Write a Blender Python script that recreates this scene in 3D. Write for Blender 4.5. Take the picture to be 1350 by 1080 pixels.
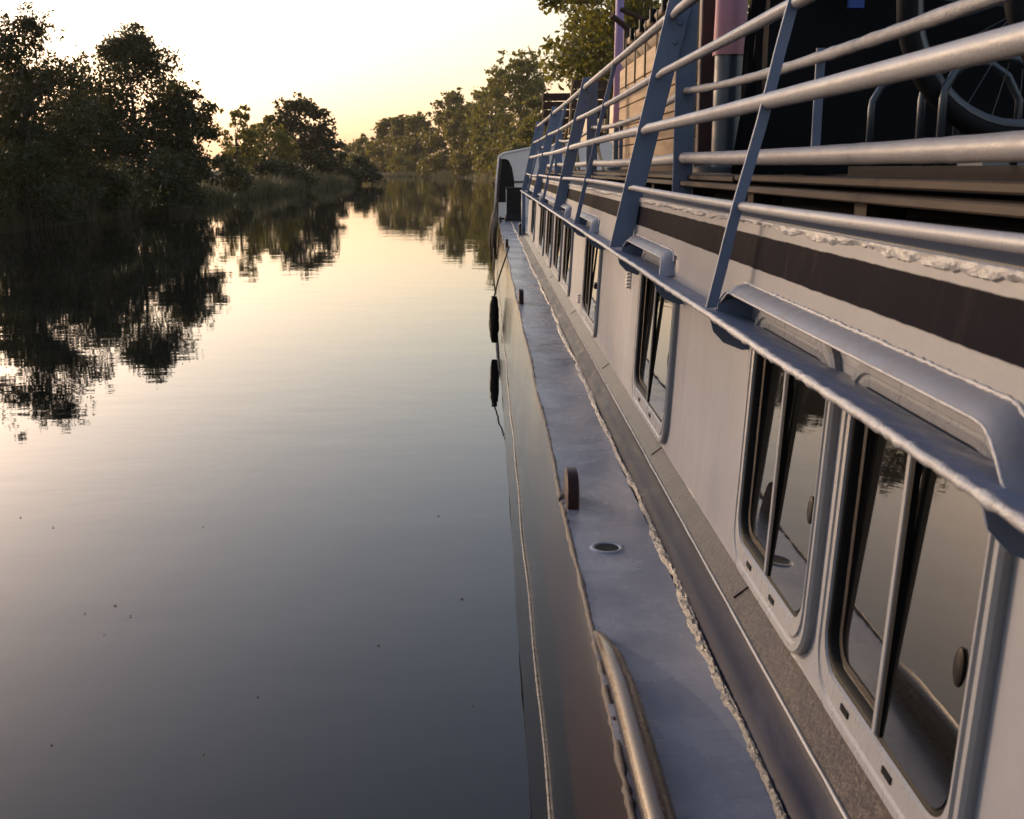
import bpy, math, random
import numpy as np
from mathutils import Vector

# ------------------------------------------------------------------ camera
F_PX, PX0, PY0 = 1450.0, 675.0, 540.0        # focal length and centre in photo pixels
VPX, VPY = 642.0, 222.0                      # where the boat's long lines meet
H = 2.40                                     # eye above the water
scene = bpy.context.scene
for o in list(bpy.data.objects):
    bpy.data.objects.remove(o)
PITCH = math.atan((PY0 - VPY) / F_PX)
YAW = math.atan((PX0 - VPX) / F_PX * math.cos(PITCH))
cam_d = bpy.data.cameras.new('camera')
cam = bpy.data.objects.new('camera', cam_d)
scene.collection.objects.link(cam)
cam.location = (0, 0, H)
cam.rotation_euler = (math.pi / 2 - PITCH, 0, -YAW)
cam_d.sensor_fit = 'HORIZONTAL'
cam_d.sensor_width = 36
cam_d.lens = 36 * F_PX / 1350
cam_d.clip_start = 0.02
cam_d.clip_end = 4000
cam_d.dof.use_dof = True
cam_d.dof.focus_distance = 6.0
cam_d.dof.aperture_fstop = 11
scene.camera = cam

# ------------------------------------------------------------------ light
SUN_AZ = -45.0        # degrees from the boat's heading, negative = port side
SUN_EL = 11.0
world = bpy.data.worlds.new('World')
scene.world = world
world.use_nodes = True
wn = world.node_tree
bg = wn.nodes['Background']
sky = wn.nodes.new('ShaderNodeTexSky')
sky.sky_type = 'NISHITA'
sky.sun_disc = False
sky.sun_elevation = math.radians(SUN_EL)
sky.sun_rotation = math.radians(SUN_AZ)
sky.air_density = 1.6
sky.dust_density = 2.6
sky.ozone_density = 2.0
hsv = wn.nodes.new('ShaderNodeHueSaturation')      # white balance of the whole sky
hsv.inputs['Saturation'].default_value = 0.78
wn.links.new(sky.outputs['Color'], hsv.inputs['Color'])
tint = wn.nodes.new('ShaderNodeMix')
tint.data_type = 'RGBA'
tint.blend_type = 'MULTIPLY'
tint.inputs[0].default_value = 1
tint.inputs[7].default_value = (1.01, .94, 1.06, 1)
wn.links.new(hsv.outputs['Color'], tint.inputs[6])
wn.links.new(tint.outputs[2], bg.inputs['Color'])
bg.inputs['Strength'].default_value = 0.15
sun_d = bpy.data.lights.new('sun', 'SUN')
sun_d.energy = 1.2
sun_d.angle = math.radians(0.7)
sun_d.color = (1.0, 0.74, 0.48)
sun = bpy.data.objects.new('sun', sun_d)
scene.collection.objects.link(sun)
az, el = math.radians(SUN_AZ), math.radians(SUN_EL)
SUN_DIR = Vector((math.sin(az) * math.cos(el), math.cos(az) * math.cos(el), math.sin(el)))
sun.rotation_euler = SUN_DIR.to_track_quat('Z', 'Y').to_euler()
vs = scene.view_settings
vs.view_transform = 'Standard'
vs.look = 'None'
vs.gamma = 1
vs.use_curve_mapping = False
vs.exposure = 1.1

R = random.Random(7)
C = scene.collection


# ------------------------------------------------------------------ helpers
def ray(px, py):
    """direction of a photo pixel in the world (camera at (0,0,H))"""
    cx, cy = (px - PX0) / F_PX, (PY0 - py) / F_PX
    cp, sp = math.cos(PITCH), math.sin(PITCH)
    fy, uz = cp + cy * sp, -sp + cy * cp
    c, s = math.cos(YAW), math.sin(YAW)
    return Vector((cx * c + fy * s, -cx * s + fy * c, uz))


def at_y(px, py, Y):
    r = ray(px, py)
    return Vector((0, 0, H)) + r * (Y / r.y)


def tag(o, label, cat, group=None):
    o['label'] = label
    o['category'] = cat
    if group:
        o['group'] = group
    return o


def struct(o):
    o['kind'] = 'structure'
    return o


def empty(name, loc, label, cat, group=None, rz=0):
    o = bpy.data.objects.new(name, None)
    C.objects.link(o)
    o.location = loc
    o.rotation_euler = (0, 0, rz)
    o.empty_display_size = 0.1
    return tag(o, label, cat, group)


class MB:
    def __init__(s):
        s.v, s.f = [], []

    def add(s, vs_, fs_):
        b = len(s.v)
        s.v += [tuple(p) for p in vs_]
        s.f += [tuple(i + b for i in q) for q in fs_]
        return s

    def box(s, x0, x1, y0, y1, z0, z1, bev=0.0):
        if bev <= 0:
            vs_ = [(x, y, z) for x in (x0, x1) for y in (y0, y1) for z in (z0, z1)]
            fs_ = [(0, 1, 3, 2), (4, 6, 7, 5), (0, 4, 5, 1), (2, 3, 7, 6), (0, 2, 6, 4), (1, 5, 7, 3)]
            return s.add(vs_, fs_)
        b = bev
        # chamfered along the longest axis
        d = [x1 - x0, y1 - y0, z1 - z0]
        ax = d.index(max(d))
        o = [(x0, x1), (y0, y1), (z0, z1)]
        (a0, a1), (p0, p1), (q0, q1) = o[ax], o[(ax + 1) % 3], o[(ax + 2) % 3]
        ring = [(p0 + b, q0), (p1 - b, q0), (p1, q0 + b), (p1, q1 - b), (p1 - b, q1), (p0 + b, q1), (p0, q1 - b), (p0, q0 + b)]
        vs_ = []
        for a in (a0, a1):
            for p, q in ring:
                c = [0, 0, 0]
                c[ax], c[(ax + 1) % 3], c[(ax + 2) % 3] = a, p, q
                vs_.append(c)
        fs_ = [(i, (i + 1) % 8, 8 + (i + 1) % 8, 8 + i) for i in range(8)]
        fs_ += [tuple(reversed(range(8))), tuple(range(8, 16))]
        return s.add(vs_, fs_)

    def tube(s, pts, rad, n=8, cap=True, squash=1.0):
        pts = [Vector(p) for p in pts]
        if not hasattr(rad, '__len__'):
            rad = [rad] * len(pts)
        vs_, fs_ = [], []
        up = None
        for i, p in enumerate(pts):
            t = (pts[min(i + 1, len(pts) - 1)] - pts[max(i - 1, 0)]).normalized()
            if up is None:
                up = Vector((0, 0, 1)) if abs(t.z) < .9 else Vector((1, 0, 0))
            a = t.cross(up)
            if a.length < 1e-6:
                a = t.cross(Vector((0, 1, 0)))
            a.normalize()
            b = a.cross(t).normalized()
            up = b
            for k in range(n):
                w = 2 * math.pi * k / n
                vs_.append(p + (a * math.cos(w) * squash + b * math.sin(w)) * rad[i])
        for i in range(len(pts) - 1):
            for k in range(n):
                k2 = (k + 1) % n
                fs_.append((i * n + k, i * n + k2, (i + 1) * n + k2, (i + 1) * n + k))
        if cap:
            fs_.append(tuple(reversed(range(n))))
            fs_.append(tuple((len(pts) - 1) * n + k for k in range(n)))
        return s.add(vs_, fs_)

    def loft(s, rings, closed=True, cap0=False, cap1=False):
        n = len(rings[0])
        vs_ = [p for r in rings for p in r]
        fs_ = []
        for i in range(len(rings) - 1):
            for k in range(n if closed else n - 1):
                k2 = (k + 1) % n
                fs_.append((i * n + k, i * n + k2, (i + 1) * n + k2, (i + 1) * n + k))
        if cap0:
            fs_.append(tuple(reversed(range(n))))
        if cap1:
            fs_.append(tuple((len(rings) - 1) * n + k for k in range(n)))
        return s.add(vs_, fs_)

    def lathe(s, prof, c, n=16):
        rings = [[(c[0] + r * math.cos(2 * math.pi * k / n), c[1] + r * math.sin(2 * math.pi * k / n), c[2] + z) for k in range(n)] for r, z in prof]
        return s.loft(rings, True, True, True)

    def build(s, name, mat, parent=None, smooth=False, angle=None):
        me = bpy.data.meshes.new(name)
        me.from_pydata(s.v, [], s.f)
        me.validate()
        me.update()
        import bmesh
        bm = bmesh.new()
        bm.from_mesh(me)
        bmesh.ops.recalc_face_normals(bm, faces=bm.faces)
        bm.to_mesh(me)
        bm.free()
        if smooth:
            me.polygons.foreach_set('use_smooth', [True] * len(me.polygons))
            if angle:
                try:
                    me.set_sharp_from_angle(angle=math.radians(angle))
                except Exception:
                    pass
        me.materials.append(mat)
        o = bpy.data.objects.new(name, me)
        C.objects.link(o)
        if parent is not None:
            o.parent = parent
        return o


def np_mesh(name, verts, quads, mat, parent=None, smooth=False):
    me = bpy.data.meshes.new(name)
    nv, nq = len(verts), len(quads)
    me.vertices.add(nv)
    me.vertices.foreach_set('co', np.asarray(verts, np.float32).ravel())
    me.loops.add(nq * 4)
    me.loops.foreach_set('vertex_index', np.asarray(quads, np.int32).ravel())
    me.polygons.add(nq)
    me.polygons.foreach_set('loop_start', np.arange(0, nq * 4, 4, dtype=np.int32))
    me.polygons.foreach_set('loop_total', np.full(nq, 4, np.int32))
    if smooth:
        me.polygons.foreach_set('use_smooth', np.ones(nq, bool))
    me.update()
    me.validate()
    me.materials.append(mat)
    o = bpy.data.objects.new(name, me)
    C.objects.link(o)
    if parent is not None:
        o.parent = parent
    return o


# ------------------------------------------------------------------ materials
MATS = {}


def node_mat(name):
    m = bpy.data.materials.new(name)
    m.use_nodes = True
    nt = m.node_tree
    return m, nt, nt.nodes['Principled BSDF']


def ramp(nt, fac, stops):
    r = nt.nodes.new('ShaderNodeValToRGB')
    e = r.color_ramp.elements
    while len(e) < len(stops):
        e.new(0.5)
    for k, (p, c) in enumerate(stops):
        e[k].position = p
        e[k].color = (*c, 1) if len(c) == 3 else c
    nt.links.new(fac, r.inputs[0])
    return r.outputs[0]


def noise(nt, scale, detail=4, rough=.55, stretch=None, coord='Object', dist=0.0):
    tc = nt.nodes.new('ShaderNodeTexCoord')
    mp = nt.nodes.new('ShaderNodeMapping')
    if stretch:
        mp.inputs['Scale'].default_value = stretch
    n = nt.nodes.new('ShaderNodeTexNoise')
    n.inputs['Scale'].default_value = scale
    n.inputs['Detail'].default_value = detail
    n.inputs['Roughness'].default_value = rough
    n.inputs['Distortion'].default_value = dist
    nt.links.new(tc.outputs[coord], mp.inputs[0])
    nt.links.new(mp.outputs[0], n.inputs['Vector'])
    return n.outputs['Fac']


def mixc(nt, fac, a, b):
    m = nt.nodes.new('ShaderNodeMix')
    m.data_type = 'RGBA'
    for s, v in ((m.inputs[0], fac), (m.inputs[6], a), (m.inputs[7], b)):
        if isinstance(v, (int, float)):
            s.default_value = v
        elif isinstance(v, tuple):
            s.default_value = (*v, 1)
        else:
            nt.links.new(v, s)
    return m.outputs[2]


def bump(nt, bsdf, h, strength, dist):
    b = nt.nodes.new('ShaderNodeBump')
    b.inputs['Strength'].default_value = strength
    b.inputs['Distance'].default_value = dist
    nt.links.new(h, b.inputs['Height'])
    nt.links.new(b.outputs[0], bsdf.inputs['Normal'])
    return b


def paint(name, col, rough=.35, var=.18, dirt=(.16, .11, .07), dirt_amt=.25, scale=3.0, streak=(1, 1, .15), bmp=.15, spec=.5, metal=0.0):
    """worn gloss paint: colour mottling, vertical dirt streaks, brushed relief"""
    m, nt, b = node_mat(name)
    n1 = noise(nt, scale, 6, .6)
    n2 = noise(nt, scale * 3.2, 6, .68, streak, dist=.6)
    n3 = noise(nt, scale * 14, 3, .6)
    dk = tuple(c * (1 - var) for c in col)
    lt = tuple(min(1, c * (1 + var * .6)) for c in col)
    base = mixc(nt, n1, dk, lt)
    f = ramp(nt, n2, [(.52, (0, 0, 0)), (.78, (dirt_amt,) * 3)])
    base = mixc(nt, f, base, dirt)
    f2 = ramp(nt, n3, [(.66, (0, 0, 0)), (.74, (dirt_amt * .9,) * 3)])
    base = mixc(nt, f2, base, dirt)
    nt.links.new(base, b.inputs['Base Color'])
    rr = ramp(nt, n2, [(.3, (rough * .75,) * 3), (.75, (min(1, rough * 1.5),) * 3)])
    nt.links.new(rr, b.inputs['Roughness'])
    b.inputs['Specular IOR Level'].default_value = spec
    b.inputs['Metallic'].default_value = metal
    bump(nt, b, n3, bmp, .004)
    MATS[name] = m
    return m


def plain(name, col, rough=.5, metal=0.0, var=.1, spec=.5, scale=8.0, bmp=0.05):
    m, nt, b = node_mat(name)
    n1 = noise(nt, scale, 4)
    nt.links.new(mixc(nt, n1, tuple(c * (1 - var * 2) for c in col), tuple(min(1, c * (1 + var)) for c in col)), b.inputs['Base Color'])
    b.inputs['Roughness'].default_value = rough
    b.inputs['Metallic'].default_value = metal
    b.inputs['Specular IOR Level'].default_value = spec
    if bmp:
        bump(nt, b, n1, bmp, .004)
    MATS[name] = m
    return m


M_WALL = paint('wall_paint', (.215, .222, .255), .42, .22, dirt_amt=.2, scale=1.6)
M_VISOR = paint('visor_paint', (.13, .138, .172), .42, .14, dirt_amt=.3, scale=4)
M_POST = paint('post_paint', (.12, .155, .24), .45, .12, dirt_amt=.15, scale=5)
M_RAIL = paint('rail_paint', (.20, .20, .225), .40, .15, dirt_amt=.3, scale=9, streak=(1, .3, 1), bmp=.35)
M_BUMPY = paint('peeling_rail_paint', (.26, .26, .28), .40, .3, dirt=(.10, .06, .04), dirt_amt=.6, scale=14, streak=(1, .6, 1), bmp=.9)
M_FRAME = paint('window_frame_metal', (.23, .23, .245), .28, .1, dirt_amt=.2, scale=9, bmp=.06)
M_BEAD = paint('sealant_bead', (.31, .31, .335), .35, .3, dirt_amt=.4, scale=12, bmp=.8)
M_RUSTBEAD = paint('rusty_weld', (.06, .042, .038), .32, .4, dirt=(.07, .03, .015), dirt_amt=.8, scale=18, bmp=.9, spec=.25)
M_GOLDBEAD = paint('worn_weld', (.20, .17, .14), .26, .4, dirt=(.10, .06, .03), dirt_amt=.7, scale=22, bmp=1.0, spec=.8)
M_RUB = plain('rubber_black', (.008, .008, .009), .5, spec=.06)
M_DARK = plain('dark_steel', (.014, .011, .011), .4, spec=.12)
M_MAROON = paint('maroon_paint', (.030, .010, .009), .35, .25, dirt=(.02, .012, .01), dirt_amt=.4, scale=9, bmp=.2, spec=.2)
M_MAROON2 = paint('maroon_timber', (.05, .017, .013), .5, .25, dirt=(.02, .012, .01), dirt_amt=.4, scale=9, bmp=.2)
M_BROWN = paint('bronze_brown', (.035, .021, .016), .26, .3, dirt=(.04, .02, .012), dirt_amt=.5, scale=5, bmp=.05, spec=.35)
M_WHITE = paint('bow_white', (.66, .585, .545), .35, .06, dirt_amt=.12, scale=1.5)
M_ROOF = plain('roof_dark', (.05, .05, .055), .6)  # dark tone puts the shade under the deck boards into the colour
M_STEEL = plain('grey_steel', (.08, .095, .115), .35, .6)
M_ROPE = plain('rope_brown', (.10, .07, .045), .9, scale=60, bmp=.5)
M_TYRE = plain('tyre_rubber', (.012, .012, .013), .7, spec=.12)
M_BIKE = plain('bike_black', (.015, .017, .02), .3, spec=.12)
M_RIM = plain('bike_alloy', (.10, .105, .115), .35, .7)
M_TARP = plain('tarpaulin_black', (.008, .008, .009), .6, spec=.03, scale=3)
M_BLUE = plain('blue_cloth', (.02, .05, .22), .7)


def deck_mat():
    m, nt, b = node_mat('side_deck_paint')
    n1 = noise(nt, 5, 6, .65)
    n2 = noise(nt, 9, 5, .6, (.5, 5, 1))
    n3 = noise(nt, 60, 3, .6)
    base = mixc(nt, n1, (.125, .135, .175), (.235, .245, .29))
    f = ramp(nt, n2, [(.55, (0, 0, 0)), (.75, (.5, .5, .5))])
    base = mixc(nt, f, base, (.085, .09, .125))
    f2 = ramp(nt, n3, [(.66, (0, 0, 0)), (.70, (.7, .7, .7))])
    n4 = noise(nt, 7, 3, .6)
    f3 = ramp(nt, n4, [(.55, (0, 0, 0)), (.65, (1, 1, 1))])
    mul = nt.nodes.new('ShaderNodeMath')
    mul.operation = 'MULTIPLY'
    nt.links.new(f2, mul.inputs[0])
    nt.links.new(f3, mul.inputs[1])
    base = mixc(nt, mul.outputs[0], base, (.09, .075, .08))
    nt.links.new(base, b.inputs['Base Color'])
    nt.links.new(ramp(nt, n1, [(.3, (.17,) * 3), (.7, (.34,) * 3)]), b.inputs['Roughness'])
    bump(nt, b, n3, .12, .003)
    return m


M_DECK = deck_mat()


def roofside_mat():
    """grey paint with a hand-painted navy band, by height along the side"""
    m, nt, b = node_mat('roof_side_paint')
    tc = nt.nodes.new('ShaderNodeTexCoord')
    sp = nt.nodes.new('ShaderNodeSeparateXYZ')
    nt.links.new(tc.outputs['Object'], sp.inputs[0])
    wob = noise(nt, 9, 3, .6, (1, 1, .2))
    ma = nt.nodes.new('ShaderNodeMath')
    ma.operation = 'MULTIPLY_ADD'
    ma.inputs[1].default_value = .007
    nt.links.new(wob, ma.inputs[0])
    nt.links.new(sp.outputs['Z'], ma.inputs[2])
    z0, z1 = H - .246, H - .165

    def step(edge, up):
        mr = nt.nodes.new('ShaderNodeMapRange')
        mr.inputs[1].default_value = edge + .0035 - .0012
        mr.inputs[2].default_value = edge + .0035 + .0012
        mr.inputs[3].default_value = 0 if up else 1
        mr.inputs[4].default_value = 1 if up else 0
        nt.links.new(ma.outputs[0], mr.inputs[0])
        return mr.outputs[0]
    mu = nt.nodes.new('ShaderNodeMath')
    mu.operation = 'MULTIPLY'
    nt.links.new(step(z0, True), mu.inputs[0])
    nt.links.new(step(z1, False), mu.inputs[1])
    n1 = noise(nt, 3, 6, .6)
    n2 = noise(nt, 12, 5, .6, (1, 1.4, .12))
    n3 = noise(nt, 50, 3)
    grey = mixc(nt, n1, (.12, .128, .155), (.20, .207, .228))
    f = ramp(nt, n2, [(.55, (0, 0, 0)), (.8, (.3, .3, .3))])
    grey = mixc(nt, f, grey, (.22, .19, .17))
    navy = mixc(nt, n1, (.003, .003, .007), (.006, .0055, .011))
    f4 = ramp(nt, n2, [(.54, (0, 0, 0)), (.8, (.35, .35, .35))])
    navy = mixc(nt, f4, navy, (.05, .043, .042))
    f5 = ramp(nt, n3, [(.74, (0, 0, 0)), (.77, (.6, .6, .6))])
    navy = mixc(nt, f5, navy, (.25, .22, .2))
    nt.links.new(mixc(nt, mu.outputs[0], grey, navy), b.inputs['Base Color'])
    b.inputs['Roughness'].default_value = .42
    sl = nt.nodes.new('ShaderNodeMapRange')
    sl.inputs[3].default_value = .25
    sl.inputs[4].default_value = .008
    nt.links.new(mu.outputs[0], sl.inputs[0])
    nt.links.new(sl.outputs[0], b.inputs['Specular IOR Level'])
    bump(nt, b, n3, .12, .004)
    return m


M_ROOFSIDE = roofside_mat()


def hull_mat():
    m, nt, b = node_mat('hull_gloss')
    tc = nt.nodes.new('ShaderNodeTexCoord')
    sp = nt.nodes.new('ShaderNodeSeparateXYZ')
    nt.links.new(tc.outputs['Object'], sp.inputs[0])
    n1 = noise(nt, 6, 6, .65, (1, .5, 1))
    n2 = noise(nt, 40, 4, .6, (1, .2, 1))
    mr = nt.nodes.new('ShaderNodeMapRange')
    mr.inputs[1].default_value = .80
    mr.inputs[2].default_value = .86
    nt.links.new(sp.outputs['Z'], mr.inputs[0])
    blk = mixc(nt, n1, (.006, .006, .005), (.014, .013, .011))
    mar = mixc(nt, n1, (.018, .010, .008), (.034, .019, .015))
    base = mixc(nt, mr.outputs[0], blk, mar)
    f = ramp(nt, n2, [(.64, (0, 0, 0)), (.76, (.6, .6, .6))])
    base = mixc(nt, f, base, (.03, .022, .018))
    b.inputs['Specular IOR Level'].default_value = .13
    nt.links.new(base, b.inputs['Base Color'])
    nt.links.new(ramp(nt, n1, [(.3, (.10,) * 3), (.7, (.19,) * 3)]), b.inputs['Roughness'])
    bump(nt, b, n2, .08, .003)
    return m


M_HULL = hull_mat()


def plate_mat():
    m, nt, b = node_mat('rusty_plate')
    n1 = noise(nt, 10, 6, .7)
    n2 = noise(nt, 70, 4, .7)
    base = mixc(nt, ramp(nt, n1, [(.35, (0, 0, 0)), (.65, (1, 1, 1))]), (.026, .018, .014), (.060, .040, .028))
    f = ramp(nt, n2, [(.5, (0, 0, 0)), (.62, (.8, .8, .8))])
    base = mixc(nt, f, base, (.035, .022, .017))
    nt.links.new(base, b.inputs['Base Color'])
    b.inputs['Roughness'].default_value = .24
    b.inputs['Specular IOR Level'].default_value = .16
    bump(nt, b, n2, .55, .005)
    return m


M_PLATE = plate_mat()
M_SKIRT = paint('skirt_blue', (.014, .016, .032), .3, .3, dirt=(.07, .075, .10), dirt_amt=.5, scale=4, streak=(1, .25, 1), bmp=.1, spec=.03)


def glass_mat():
    m, nt, b = node_mat('dark_window_glass')
    b.inputs['Base Color'].default_value = (.010, .010, .010, 1)
    b.inputs['Roughness'].default_value = .015
    b.inputs['IOR'].default_value = 2.0
    n1 = noise(nt, 3, 2)
    bump(nt, b, n1, .04, .01)
    return m


M_GLASS = glass_mat()


def water_mat():
    m, nt, b = node_mat('canal_water')
    b.inputs['Base Color'].default_value = (.004, .005, .005, 1)
    b.inputs['Roughness'].default_value = .02
    b.inputs['IOR'].default_value = 1.35
    n1 = noise(nt, 1.3, 3, .5, (.55, 1.0, 1), coord='Object')
    n2 = noise(nt, .12, 2, .5, (.6, 1.4, 1), coord='Object')
    n3 = noise(nt, 4.5, 2, .5, (.6, 1.0, 1), coord='Object')
    ad = nt.nodes.new('ShaderNodeMath')
    ad.operation = 'MULTIPLY_ADD'
    ad.inputs[1].default_value = .12
    nt.links.new(n3, ad.inputs[0])
    nt.links.new(n1, ad.inputs[2])
    mu = nt.nodes.new('ShaderNodeMath')
    mu.operation = 'MULTIPLY'
    nt.links.new(ad.outputs[0], mu.inputs[0])
    nt.links.new(ramp(nt, n2, [(.40, (.35,) * 3), (.68, (1.0,) * 3)]), mu.inputs[1])
    bump(nt, b, mu.outputs[0], .10, .05)
    return m


M_WATER = water_mat()


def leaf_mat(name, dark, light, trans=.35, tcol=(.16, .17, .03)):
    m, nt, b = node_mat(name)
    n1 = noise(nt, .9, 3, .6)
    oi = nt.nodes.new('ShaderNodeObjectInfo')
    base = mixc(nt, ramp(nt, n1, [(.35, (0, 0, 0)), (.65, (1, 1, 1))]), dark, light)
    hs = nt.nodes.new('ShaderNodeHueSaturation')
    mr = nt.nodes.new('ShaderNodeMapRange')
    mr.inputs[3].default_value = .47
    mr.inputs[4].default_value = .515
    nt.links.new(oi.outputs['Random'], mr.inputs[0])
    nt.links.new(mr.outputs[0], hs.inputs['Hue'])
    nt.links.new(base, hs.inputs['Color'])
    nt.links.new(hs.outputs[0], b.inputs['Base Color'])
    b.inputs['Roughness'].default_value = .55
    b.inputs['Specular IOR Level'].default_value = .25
    t = nt.nodes.new('ShaderNodeBsdfTranslucent')
    t.inputs[0].default_value = (*tcol, 1)
    mx = nt.nodes.new('ShaderNodeMixShader')
    mx.inputs[0].default_value = trans
    out = nt.nodes['Material Output']
    nt.links.new(b.outputs[0], mx.inputs[1])
    nt.links.new(t.outputs[0], mx.inputs[2])
    nt.links.new(mx.outputs[0], out.inputs[0])
    return m


M_LEAF_L = leaf_mat('leaf_dark', (.009, .013, .004), (.027, .032, .010), .2, (.10, .10, .02))  # near-black tone: shade side of backlit trees put into the leaf colour
M_LEAF_R = leaf_mat('leaf_olive', (.055, .058, .012), (.135, .125, .028), .35, (.24, .21, .03))  # brighter olive: sunlit look put into the leaf colour
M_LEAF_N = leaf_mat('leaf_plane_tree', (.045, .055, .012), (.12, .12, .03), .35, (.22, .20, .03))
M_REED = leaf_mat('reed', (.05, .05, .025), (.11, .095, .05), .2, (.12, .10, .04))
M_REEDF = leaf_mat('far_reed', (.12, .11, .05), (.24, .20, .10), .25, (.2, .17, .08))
M_BARK = plain('bark', (.06, .045, .032), .9, scale=6, bmp=.4)
M_SOIL = plain('bank_soil', (.022, .022, .012), .95, scale=.8, var=.3, bmp=.3)


def wood_mat(name, a, b_, rough=.6, axis=(1, .08, 1)):
    m, nt, b = node_mat(name)
    n1 = noise(nt, 22, 6, .65, axis, dist=.4)
    n2 = noise(nt, 2.5, 4)
    oi = nt.nodes.new('ShaderNodeObjectInfo')
    base = mixc(nt, ramp(nt, n1, [(.35, (0, 0, 0)), (.68, (1, 1, 1))]), a, b_)
    base = mixc(nt, ramp(nt, n2, [(.5, (0, 0, 0)), (.8, (.5, .5, .5))]), base, tuple(c * .5 for c in a))
    hs = nt.nodes.new('ShaderNodeHueSaturation')
    mr = nt.nodes.new('ShaderNodeMapRange')
    mr.inputs[3].default_value = .8
    mr.inputs[4].default_value = 1.15
    nt.links.new(oi.outputs['Random'], mr.inputs[0])
    nt.links.new(mr.outputs[0], hs.inputs['Value'])
    nt.links.new(base, hs.inputs['Color'])
    nt.links.new(hs.outputs[0], b.inputs['Base Color'])
    b.inputs['Roughness'].default_value = rough
    b.inputs['Specular IOR Level'].default_value = .12
    bump(nt, b, n1, .3, .003)
    return m


M_PLANK = wood_mat('deck_timber', (.026, .018, .015), (.055, .041, .033), .6)
M_OAK = wood_mat('locker_oak', (.24, .155, .085), (.40, .275, .16), .55)
M_DKWOOD = wood_mat('dark_timber', (.045, .025, .018), (.085, .05, .035), .6)
M_CANVAS = plain('canvas_tan', (.26, .20, .14), .85, scale=30, bmp=.2)


def sleeve_mat():
    m, nt, b = node_mat('sleeve_fabric')
    tc = nt.nodes.new('ShaderNodeTexCoord')
    sp = nt.nodes.new('ShaderNodeSeparateXYZ')
    nt.links.new(tc.outputs['Generated'], sp.inputs[0])
    c = ramp(nt, sp.outputs['Z'], [(.0, (.42, .17, .17)), (.35, (.36, .18, .27)), (.8, (.24, .18, .40))])
    nt.links.new(c, b.inputs['Base Color'])
    b.inputs['Roughness'].default_value = .6
    return m


M_SLEEVE = sleeve_mat()

# ------------------------------------------------------------------ setting: water, banks
wb = MB()
wb.add([(-900, -300, 0), (900, -300, 0), (900, 1500, 0), (-900, 1500, 0)], [(0, 1, 2, 3)])
struct(wb.build('water', M_WATER))
gb = MB()
gb.add([(-2500, -800, -2.5), (2500, -800, -2.5), (2500, 3500, -2.5), (-2500, 3500, -2.5)], [(0, 1, 2, 3)])
struct(gb.build('ground', M_SOIL))


def bank(name, edge, side, depth=260.0, seed=0):
    """terrain strip rising from the water's edge; edge = plan polyline, side = outward normal sign"""
    rr = random.Random(seed)
    pts = []
    for (a, b) in zip(edge[:-1], edge[1:]):
        L = math.hypot(b[0] - a[0], b[1] - a[1])
        n = max(1, int(L / 4))
        for k in range(n):
            t = k / n
            pts.append((a[0] + (b[0] - a[0]) * t, a[1] + (b[1] - a[1]) * t))
    pts.append(edge[-1])
    prof = [(-1.2, -.7), (0, -.02), (.5, .28), (1.6, .55), (5, .8), (14, 1.1), (40, 1.3), (depth, 1.6)]
    rings = []
    for i, p in enumerate(pts):
        a, b = pts[max(0, i - 1)], pts[min(len(pts) - 1, i + 1)]
        tx, ty = b[0] - a[0], b[1] - a[1]
        L = math.hypot(tx, ty)
        nx, ny = ty / L * side, -tx / L * side
        j = rr.uniform(-.5, .5)
        rings.append([(p[0] + nx * (u + j), p[1] + ny * (u + j), z + (rr.uniform(-.08, .08) if u > .2 else 0)) for u, z in prof])
    mb = MB()
    mb.loft(rings, closed=False)
    return struct(mb.build(name, M_SOIL, smooth=True))


LEFT_EDGE = [(-19, -60), (-19, 20), (-18.6, 45), (-19.5, 75), (-20.5, 120), (-19.5, 172), (-30, 190), (-80, 215), (-200, 240), (-420, 260)]
RIGHT_EDGE = [(6.4, -60), (6.4, 60), (6.0, 150), (4.0, 240), (-4, 290), (-20, 318), (-55, 338), (-120, 352), (-420, 380)]
bank('left_bank', LEFT_EDGE, -1, seed=1)
bank('right_bank', RIGHT_EDGE, 1, seed=2)


# ------------------------------------------------------------------ vegetation
def leaf_cloud(rs, centers, radii, n, size, flat=.75, shell=.5):
    """n random leaf quads spread through lobes"""
    k = rs.integers(0, len(centers), n)
    d = rs.normal(size=(n, 3))
    d /= np.linalg.norm(d, axis=1)[:, None]
    r = (shell + (1 - shell) * rs.random(n)) * (1 + .22 * rs.normal(size=n))
    p = centers[k] + d * (radii[k] * r)[:, None] * np.array([1, 1, flat])
    a = rs.normal(size=(n, 3))
    a /= np.linalg.norm(a, axis=1)[:, None]
    b = np.cross(a, rs.normal(size=(n, 3)))
    b /= np.linalg.norm(b, axis=1)[:, None] + 1e-9
    s = size * (.6 + .8 * rs.random(n))[:, None]
    v = np.stack([p - a * s * .6, p + b * s * .32, p + a * s * .6, p - b * s * .32], axis=1).reshape(-1, 3)
    q = np.arange(n * 4).reshape(-1, 4)
    return v, q


def crown_lobes(rs, cx, cy, z0, z1, rx, n, top=.75, lobe=.30, fill=.45):
    zc, rz = z0 + (z1 - z0) * .45, (z1 - z0)
    out, rad = [], []
    while len(out) < n:
        u = rs.random()
        z = z0 + (z1 - z0) * (.06 + .88 * u)
        # outline: wide in the middle, domed at the top
        w = math.sqrt(max(.05, 1 - ((u - .40) / .61) ** 2)) * rx
        ang = rs.random() * 2 * math.pi
        rr_ = w * (fill + (1 - fill) * rs.random()) * (.8 + .25 * rs.random())
        L = rx * lobe * (.65 + .7 * rs.random()) * (1.05 - .45 * u)
        rr_ = max(0, rr_ - L * .5)
        out.append((cx + rr_ * math.cos(ang), cy + rr_ * math.sin(ang), min(z, z1 - L * .6)))
        rad.append(L)
    return np.array(out), np.array(rad)


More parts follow.
